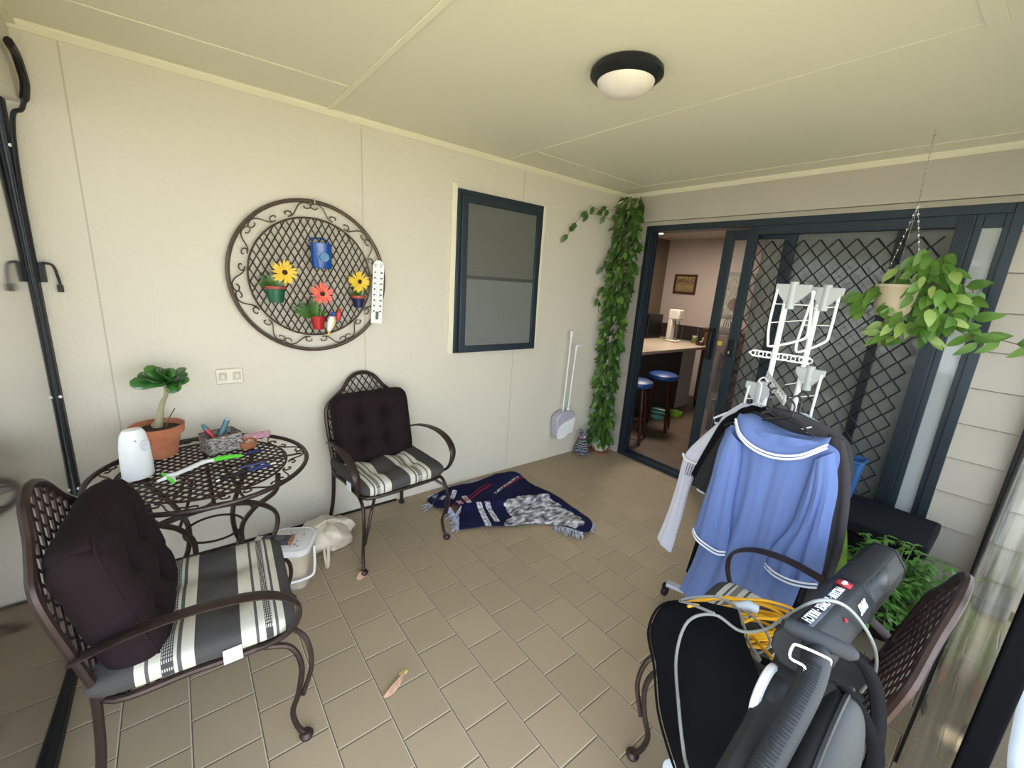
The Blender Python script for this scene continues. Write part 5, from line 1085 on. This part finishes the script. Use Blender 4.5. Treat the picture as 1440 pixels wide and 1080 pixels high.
gpart(G5, 'sleeve', 'cloth_blue', [([(2.26, 1.05), (2.25, .90), (2.235, .75), (2.19, .62), (2.185, .52)], [(2.315, 1.10), (2.352, .97), (2.36, .84), (2.372, .66), (2.372, .545)], -1.565, .032)], fold=.012, nf=3, seed=6, nu=40)
def pipes(nm, pts, dz=(0, .016), r=.0042):
    p = MB(); p.xf = Matrix.Translation(-Vector(G5.location))
    for d in dz: p.tube(cr([(a, b, c-d) for a, b, c in pts], 5), r, 6)
    p.build(nm, 'piping_white', G5)
pipes('cuff_piping', [(1.862, -1.572, .535), (1.90, -1.605, .525), (1.95, -1.612, .515), (2.0, -1.602, .505), (2.025, -1.575, .505)])
pipes('cuff_piping', [(2.186, -1.572, .545), (2.23, -1.60, .545), (2.29, -1.612, .553), (2.34, -1.60, .565), (2.37, -1.575, .57)])
# collar: turned band round the wide neck
p = MB(); p.xf = Matrix.Translation(-Vector(G5.location))
nk = cr([(1.94, -1.53, 1.105), (1.99, -1.585, 1.065), (2.06, -1.605, 1.035), (2.14, -1.61, 1.03), (2.22, -1.595, 1.055), (2.285, -1.54, 1.11)], 6)
bk = cr([(1.945, -1.50, 1.125), (1.985, -1.475, 1.135), (2.05, -1.465, 1.115), (2.14, -1.465, 1.10), (2.22, -1.475, 1.11), (2.28, -1.50, 1.13)], 6)
n = len(nk); p.add([q for q in nk]+[(a.lerp(b, .45)+Vector((0, 0, .018))) for a, b in zip(nk, bk)]+[b for b in bk], [(i, i+1, n+i+1, n+i) for i in range(n-1)]+[(n+i, n+i+1, 2*n+i+1, 2*n+i) for i in range(n-1)])
p.build('collar', 'cloth_blue', G5, solid=.004, ang=70)
p = MB(); p.xf = Matrix.Translation(-Vector(G5.location)); p.tube([q+Vector((0, -.008, .004)) for q in nk], .0048, 6); p.tube([q+Vector((0, -.006, -.010)) for q in nk], .0048, 6); p.build('collar_piping', 'piping_white', G5)
# ================================================================ leaf blower vac on the third chair
mat('tool_grey', (.026, .028, .030), .6, spec=.22); mat('tool_gloss', (.055, .062, .068), .38, spec=.4); mat('tool_dark', (.012, .013, .015), .5, spec=.3); mat('label_navy', (.006, .008, .02), .35); mat('label_red', (.60, .008, .03), .4); mat('label_white', (.8, .8, .82), .5)
mat('rubber_grey', (.026, .028, .032), .65, spec=.2); mat('black_cloth', (.004, .004, .0055), .9, spec=.08, bump=.3, bscale=14)
LB = thing('leaf_blower', 'large grey leaf blower vacuum with a long nozzle lying across the right chair', 'leaf blower', (2.525, -2.2, .889))
LB.matrix_world = Matrix(((.9998, -.0207, -.0047, 2.525), (.0213, .9751, .2209, -2.2), (0, -.2209, .9753, .889), (0, 0, 0, 1)))
sec = [(-.070, -.055), (-.072, -.005), (-.040, .042), (-.032, .047), (.022, .047), (.032, .042), (.072, -.010), (.074, -.06), (.035, -.09), (-.035, -.09)]
def lerp_sec(mb, spans):
    n = len(sec); vs = []; cz = -.02
    for y, s, dz in spans: vs += [(a*s, y, (b-cz)*s+cz+dz) for a, b in sec]
    fs = [tuple(range(n)), tuple((len(spans)-1)*n+k for k in range(n))[::-1]]
    for i in range(len(spans)-1): fs += [(i*n+k, (i+1)*n+k, (i+1)*n+(k+1) % n, i*n+(k+1) % n) for k in range(n)]
    mb.add(vs, fs)
p = MB(); lerp_sec(p, [(-.29, .66, 0), (-.10, .72, 0), (.20, .78, 0)]); tu = p.build('main_tube', 'tool_grey', LB, bevel=.004)
p = MB(); lerp_sec(p, [(.19, .82, 0), (.215, .83, 0)]); p.build('collar_ring', 'tool_dark', LB, bevel=.002)
p = MB(); lerp_sec(p, [(.21, .78, 0), (.80, .92, .0)]); nz_ = p.build('nozzle', 'tool_grey', LB, bevel=.004)
p = MB(); lerp_sec(p, [(.795, .96, 0), (.81, .96, 0)]); p.build('nozzle_rib', 'tool_dark', nz_)
p = MB(); lerp_sec(p, [(.805, .92, 0), (.93, .86, -.015), (.95, .80, -.02)]); p.build('nozzle_tip', 'tool_grey', LB, bevel=.004)
def secat(y):
    ks = [(-.29, .66), (-.10, .72), (.20, .78), (.21, .78), (.80, .92)]
    for (a, b), (c, d) in zip(ks, ks[1:]):
        if y <= c: return b+(d-b)*max(0, (y-a))/(c-a)
    return .92
def fpt(y, e, q, off):
    """point on facet e (between sec[e], sec[e+1]) at fraction q, raised by off"""
    s_ = secat(y); a, b = sec[e], sec[e+1]; A = Vector((a[0]*s_, y, (a[1]+.02)*s_-.02)); B = Vector((b[0]*s_, y, (b[1]+.02)*s_-.02)); d = (B-A); n_ = Vector((-d.z, 0, d.x)).normalized(); n_ = n_ if n_.z > 0 else -n_
    return A+d*q+n_*off
def face(mb, y0, y1, e, q0, q1, off): mb.add([fpt(y0, e, q0, off), fpt(y0, e, q1, off), fpt(y1, e, q1, off), fpt(y1, e, q0, off)], [(0, 1, 2, 3)])
p = MB(); face(p, -.27, .185, 3, .0, .80, .0016); p.build('navy_label', 'label_navy', tu, solid=.0008)
p = MB(); face(p, .225, .78, 5, .05, .92, .001); p.build('gloss_panel', 'tool_gloss', nz_, solid=.001)
p = MB(); face(p, .105, .155, 3, .02, .80, .0022); p.build('red_badge', 'label_red', tu, solid=.001)
RD = Matrix(((0, 1, 0, 0), (-1, 0, 0, 0), (0, 0, 1, 0), (0, 0, 0, 1)))      # lettering reads from the nozzle towards the handle
def dec(s, size, mname, y, e, q, nm, bold=.0005):
    P0 = fpt(y, e, q, .0042); a, b = fpt(y, e, 0, 0), fpt(y, e, 1, 0); d = (b-a).normalized(); ang = -math.atan2(d.z, d.x)
    text(s, size, mname, tu, Matrix.Translation(P0) @ Matrix.Rotation(ang, 4, 'Y') @ RD, nm, bold=bold)
dec('ozito', .020, 'label_white', .131, 3, .42, 'badge_lettering')
dec('VACUUM \u00b7 BLOWER \u00b7 MULCH', .0255, 'label_white', -.088, 3, .40, 'label_lettering', .0002)
dec('SMART', .030, 'label_white', .095, 5, .50, 'model_lettering', .0008)
dec('4-in-1', .015, 'label_white', .0, 5, .45, 'model_lettering') if 0 else None
dec('GO', .010, 'label_red', -.08, 5, .35, 'small_red_lettering')
p = MB(); lerp_sec(p, [(-.15, .71, -.004), (-.20, .66, -.03), (-.28, .52, -.09), (-.38, .50, -.16), (-.50, .52, -.24), (-.60, .5, -.30)]); p.build('motor_housing', 'tool_grey', LB, bevel=.006)
p = MB(); p.ball((.090, -.29, -.20), (.050, .165, .15), 28, 18); p.build('volute', 'tool_grey', LB)
p = MB(); p.tube([(.085+.0655*math.cos(a), -.26+.12*math.sin(a)*1.0, -.19+.0*a) if 0 else (.090, -.29+.168*math.cos(a), -.20+.153*math.sin(a)) for a in [2*PI*k/40 for k in range(40)]], .0055, 6, closed=True); p.build('volute_seam', 'tool_dark', LB)
p = MB(); G_ = cr([(.028, -.27, .0), (.036, -.32, .0), (.042, -.37, -.035), (.040, -.42, -.085), (.034, -.455, -.15), (.028, -.475, -.23)], 6); p.tube(G_, [.020]*6+[.024]*(len(G_)-6), 14, flat=1.25); g_ = p.build('grip', 'rubber_grey', LB)
p = MB()
for i in range(9, len(G_)-1):
    for q in (.0, .5): c = G_[i].lerp(G_[i+1], q); d = (G_[i+1]-G_[i]).normalized(); n1 = d.cross(Vector((1, 0, 0))).normalized(); n1 = n1 if n1.z > 0 or n1.y < 0 else -n1; p.tube([c+Vector((-.012, 0, 0))+n1*.028, c+n1*.0305, c+Vector((.012, 0, 0))+n1*.028], .0012, 4)
p.build('grip_ribs', 'tool_dark', g_)
p = MB(); a = Vector((-.018, -.335, .036)); b = Vector((.074, -.275, .026)); d = (b-a).normalized(); p.tube([a-d*.012, a, a.lerp(b, .5), b, b+d*.012], [.008, .0150, .0165, .0150, .008], 16); p.tube([a.lerp(b, .45), (.028, -.285, -.02)], [.02, .024], 10); p.build('front_handle', 'rubber_grey', LB)
p = MB(); p.tube(cr([(.030, -.377, -.022), (.029, -.378, -.002), (.008, -.396, .006), (.006, -.394, .028), (.014, -.390, .034), (.050, -.340, .020), (.057, -.330, .012), (.055, -.333, -.008)], 4), .0024, 8); p.build('wire_clip', 'hanger_white', LB)
p = MB(); p.ball((-.010, -.30, -.135), (.032, .048, .048), 20, 14); p.build('intake_knob', 'tool_grey', LB)
p = MB(); p.tube([(-.030, -.30+.052*math.cos(2*PI*k/24), -.135+.052*math.sin(2*PI*k/24)) for k in range(24)], .009, 8, closed=True); p.build('white_lock_ring', 'hanger_white', LB)
def ribbon(mb, pts, w, side=(1, 0, 0), n=6):
    P = cr(pts, n); s = Vector(side).normalized(); vs = []
    for i, q in enumerate(P): vs += [q-s*w/2, q+s*w/2]
    mb.add(vs, [(2*i, 2*i+1, 2*i+3, 2*i+2) for i in range(len(P)-1)])
p = MB(); ribbon(p, [(.045, -.325, .012), (.055, -.34, -.02), (.080, -.30, -.03), (.118, -.24, -.09), (.150, -.20, -.16), (.155, -.18, -.24)], .032, (.8, .6, 0)); ribbon(p, [(.05, -.30, .015), (.085, -.22, .0), (.12, -.16, -.06), (.145, -.14, -.16), (.15, -.13, -.26)], .036, (.6, .8, 0)); p.build('shoulder_strap', 'black_cloth', LB, solid=.003)
# ---- debris bag draped over the chair arm and seat
BG = thing('debris_bag', 'black cloth collection bag draped over the near arm of the right chair', 'bag', (2.30, -2.32, .45))
def yv_(v): return 0
BLp = [(2.235, -2.24, .715), (2.165, -2.33, .70), (2.150, -2.365, .61), (2.185, -2.36, .50), (2.235, -2.39, .40), (2.30, -2.42, .34), (2.37, -2.44, .28)]
BRp = [(2.325, -2.22, .745), (2.39, -2.31, .735), (2.445, -2.35, .70), (2.475, -2.375, .63), (2.495, -2.41, .55), (2.51, -2.45, .48), (2.53, -2.50, .38)]
lc, rc = cr(BLp, 6), cr(BRp, 6); nr = len(lc); nu = 30
def bagq(s, i, side):
    P = lc[i].lerp(rc[i], s); e = math.sin(PI*s)**.6; v = i/(nr-1); q = .5+.5*min(1, v*3)
    nn = Vector((-.45, -.8, .35)).normalized(); w_ = .035*e*q+.012*e*noise.noise(Vector((s*3, v*4, 1)))+.006*math.sin(9*s+6*v)*e
    return P+nn*(w_ if side > 0 else -.006*e*q)
vs = [bagq(u, i, 1) for i in range(nr) for u in [k/nu for k in range(nu+1)]]+[bagq(u, i, -1) for i in range(nr) for u in [k/nu for k in range(nu+1)]]
off = nr*(nu+1); fs = []
for i in range(nr-1):
    for k in range(nu): a = i*(nu+1)+k; fs += [(a, a+1, a+nu+2, a+nu+1), (off+a, off+a+nu+1, off+a+nu+2, off+a+1)]
p = MB(); p.xf = Matrix.Translation((-2.30, 2.32, -.45)); p.add(vs, fs); p.build('bag_cloth', 'black_cloth', BG, ang=80)
p = MB(); p.xf = Matrix.Translation((-2.30, 2.32, -.45)); p.tube([q+Vector((-.004, -.006, .0)) for q in lc[3:]], .004, 6); p.build('seam_piping', 'black_cloth', BG)
# bag mouth running back under the blower
p = MB(); p.xf = Matrix.Translation((-2.30, 2.32, -.45)); p.tube(cr([(2.37, -2.14, .54), (2.44, -2.20, .59), (2.50, -2.27, .64), (2.55, -2.36, .67)], 5), [.035, .04, .044, .048, .05, .052, .054, .055, .056, .057, .058, .058, .058, .058, .058, .058][:16], 16, flat=.8); p.build('bag_neck', 'black_cloth', BG)
# ---- yellow extension cord
mat('cord_yellow', (.82, .42, .008), .4); mat('cord_grey', (.22, .225, .22), .5); mat('plug_clear', (.55, .62, .68), .2); mat('plug_grey', (.30, .30, .26), .45)
YC = thing('extension_cord', 'bright yellow extension cord coiled on the right chair seat', 'cord', (2.285, -2.035, .53))
r = random.Random(4); pts = []
for k in range(8):
    cx, cy = r.uniform(-.012, .012), r.uniform(-.02, .02); rx_, ry_ = .068+r.uniform(-.025, .02), .185+r.uniform(-.06, .035)
    for i in range(12): a = 2*PI*i/12; lx, ly = rx_*math.cos(a), ry_*math.sin(a); t_ = .62; pts.append((cx+lx*math.cos(t_)+ly*math.sin(t_), cy-lx*math.sin(t_)+ly*math.cos(t_), .008+.010*k+r.uniform(-.004, .010)))
# loose end over the bag corner
p = MB(); p.tube(cr(pts, 3), .0052, 7); p.build('cord_coil', 'cord_yellow', YC)
p = MB(); p.tube(cr([(-.10, -.09, .03), (-.07, -.17, .10), (-.045, -.235, .185), (-.055, -.27, .20), (-.068, -.275, .175)], 5), .0052, 7); p.tube(cr([(.05, -.05, .06), (.10, -.10, .08), (.15, -.17, .12), (.17, -.21, .115)], 5), .0052, 7); p.build('cord_end', 'cord_yellow', YC)
p = MB(); p.tube([(-.02, -.02, .10), (.01, .0, .115), (.035, .012, .11)], [.011, .017, .015], 10); p.build('socket_end', 'plug_clear', YC)
# ---- grey power lead of the blower
GC = thing('power_lead', 'grey power lead looping over the blower nozzle and bag', 'cord', (2.45, -2.3, .7))
def C2_(p, *pts): p.xf = Matrix.Translation((-2.45, 2.3, -.7)); p.tube(cr(pts, 6), .0039, 8)
p = MB(); C2_(p, (2.61, -2.08, .624), (2.625, -2.10, .715), (2.61, -2.17, .835), (2.56, -2.262, .945), (2.515, -2.325, .965), (2.47, -2.345, .90), (2.43, -2.32, .815), (2.3809, -2.3436, 0.7814), (2.3162, -2.3564, 0.7895), (2.2751, -2.4116, 0.7655), (2.2883, -2.4737, 0.6972), (2.3626, -2.5749, 0.6631), (2.4121, -2.6289, 0.6316), (2.4436, -2.6604, 0.6181), (2.4651, -2.6685, 0.4741)); p.build('lead', 'cord_grey', GC)
p = MB(); C2_(p, (2.3162, -2.3612, 0.7962), (2.2393, -2.3469, 0.7658), (2.1932, -2.302, 0.7182), (2.1937, -2.2272, 0.6941), (2.2296, -2.1364, 0.6795), (2.2835, -2.1119, 0.6697), (2.3285, -2.1544, 0.6602), (2.3634, -2.1884, 0.6408), (2.3925, -2.2058, 0.6311)); C2_(p, (2.383, -2.165, .60), (2.394, -2.10, .61), (2.355, -2.083, .64), (2.298, -2.083, .652), (2.25, -2.12, .64), (2.25, -2.2, .66)); p.build('lead_loop', 'cord_grey', GC)
p = MB(); p.xf = Matrix.Translation((-2.45, 2.3, -.7)); p.tube([(2.374, -2.172, .612), (2.392, -2.19, .607), (2.405, -2.205, .60), (2.418, -2.22, .594)], [.008, .013, .018, .016], 12); pg = p.build('plug', 'plug_grey', GC)
p = MB(); p.xf = Matrix.Translation((-2.45, 2.3, -.7)); p.cbox((2.424, -2.226, .590), (.004, .014, .002)); p.tube([(2.418, -2.22, .594), (2.432, -2.236, .588)], .002, 5); p.build('pins', 'chrome', pg)
# white tub under the bag
p = MB(); rstack(p, [(rrect(.15, .12, .03), 0), (rrect(.17, .14, .03), .16), (rrect(.18, .15, .03), .165), (rrect(.18, .15, .03), .18), (rrect(.15, .12, .03), .182)]); o = p.build('white_tub', 'hanger_white'); o.location = (2.36, -2.36, 0); o.rotation_euler.z = .4; tag(o, 'white plastic tub on the floor under the black collection bag', 'tub')
# brown box on the floor behind the seat
mat('cardboard', (.22, .15, .08), .8)
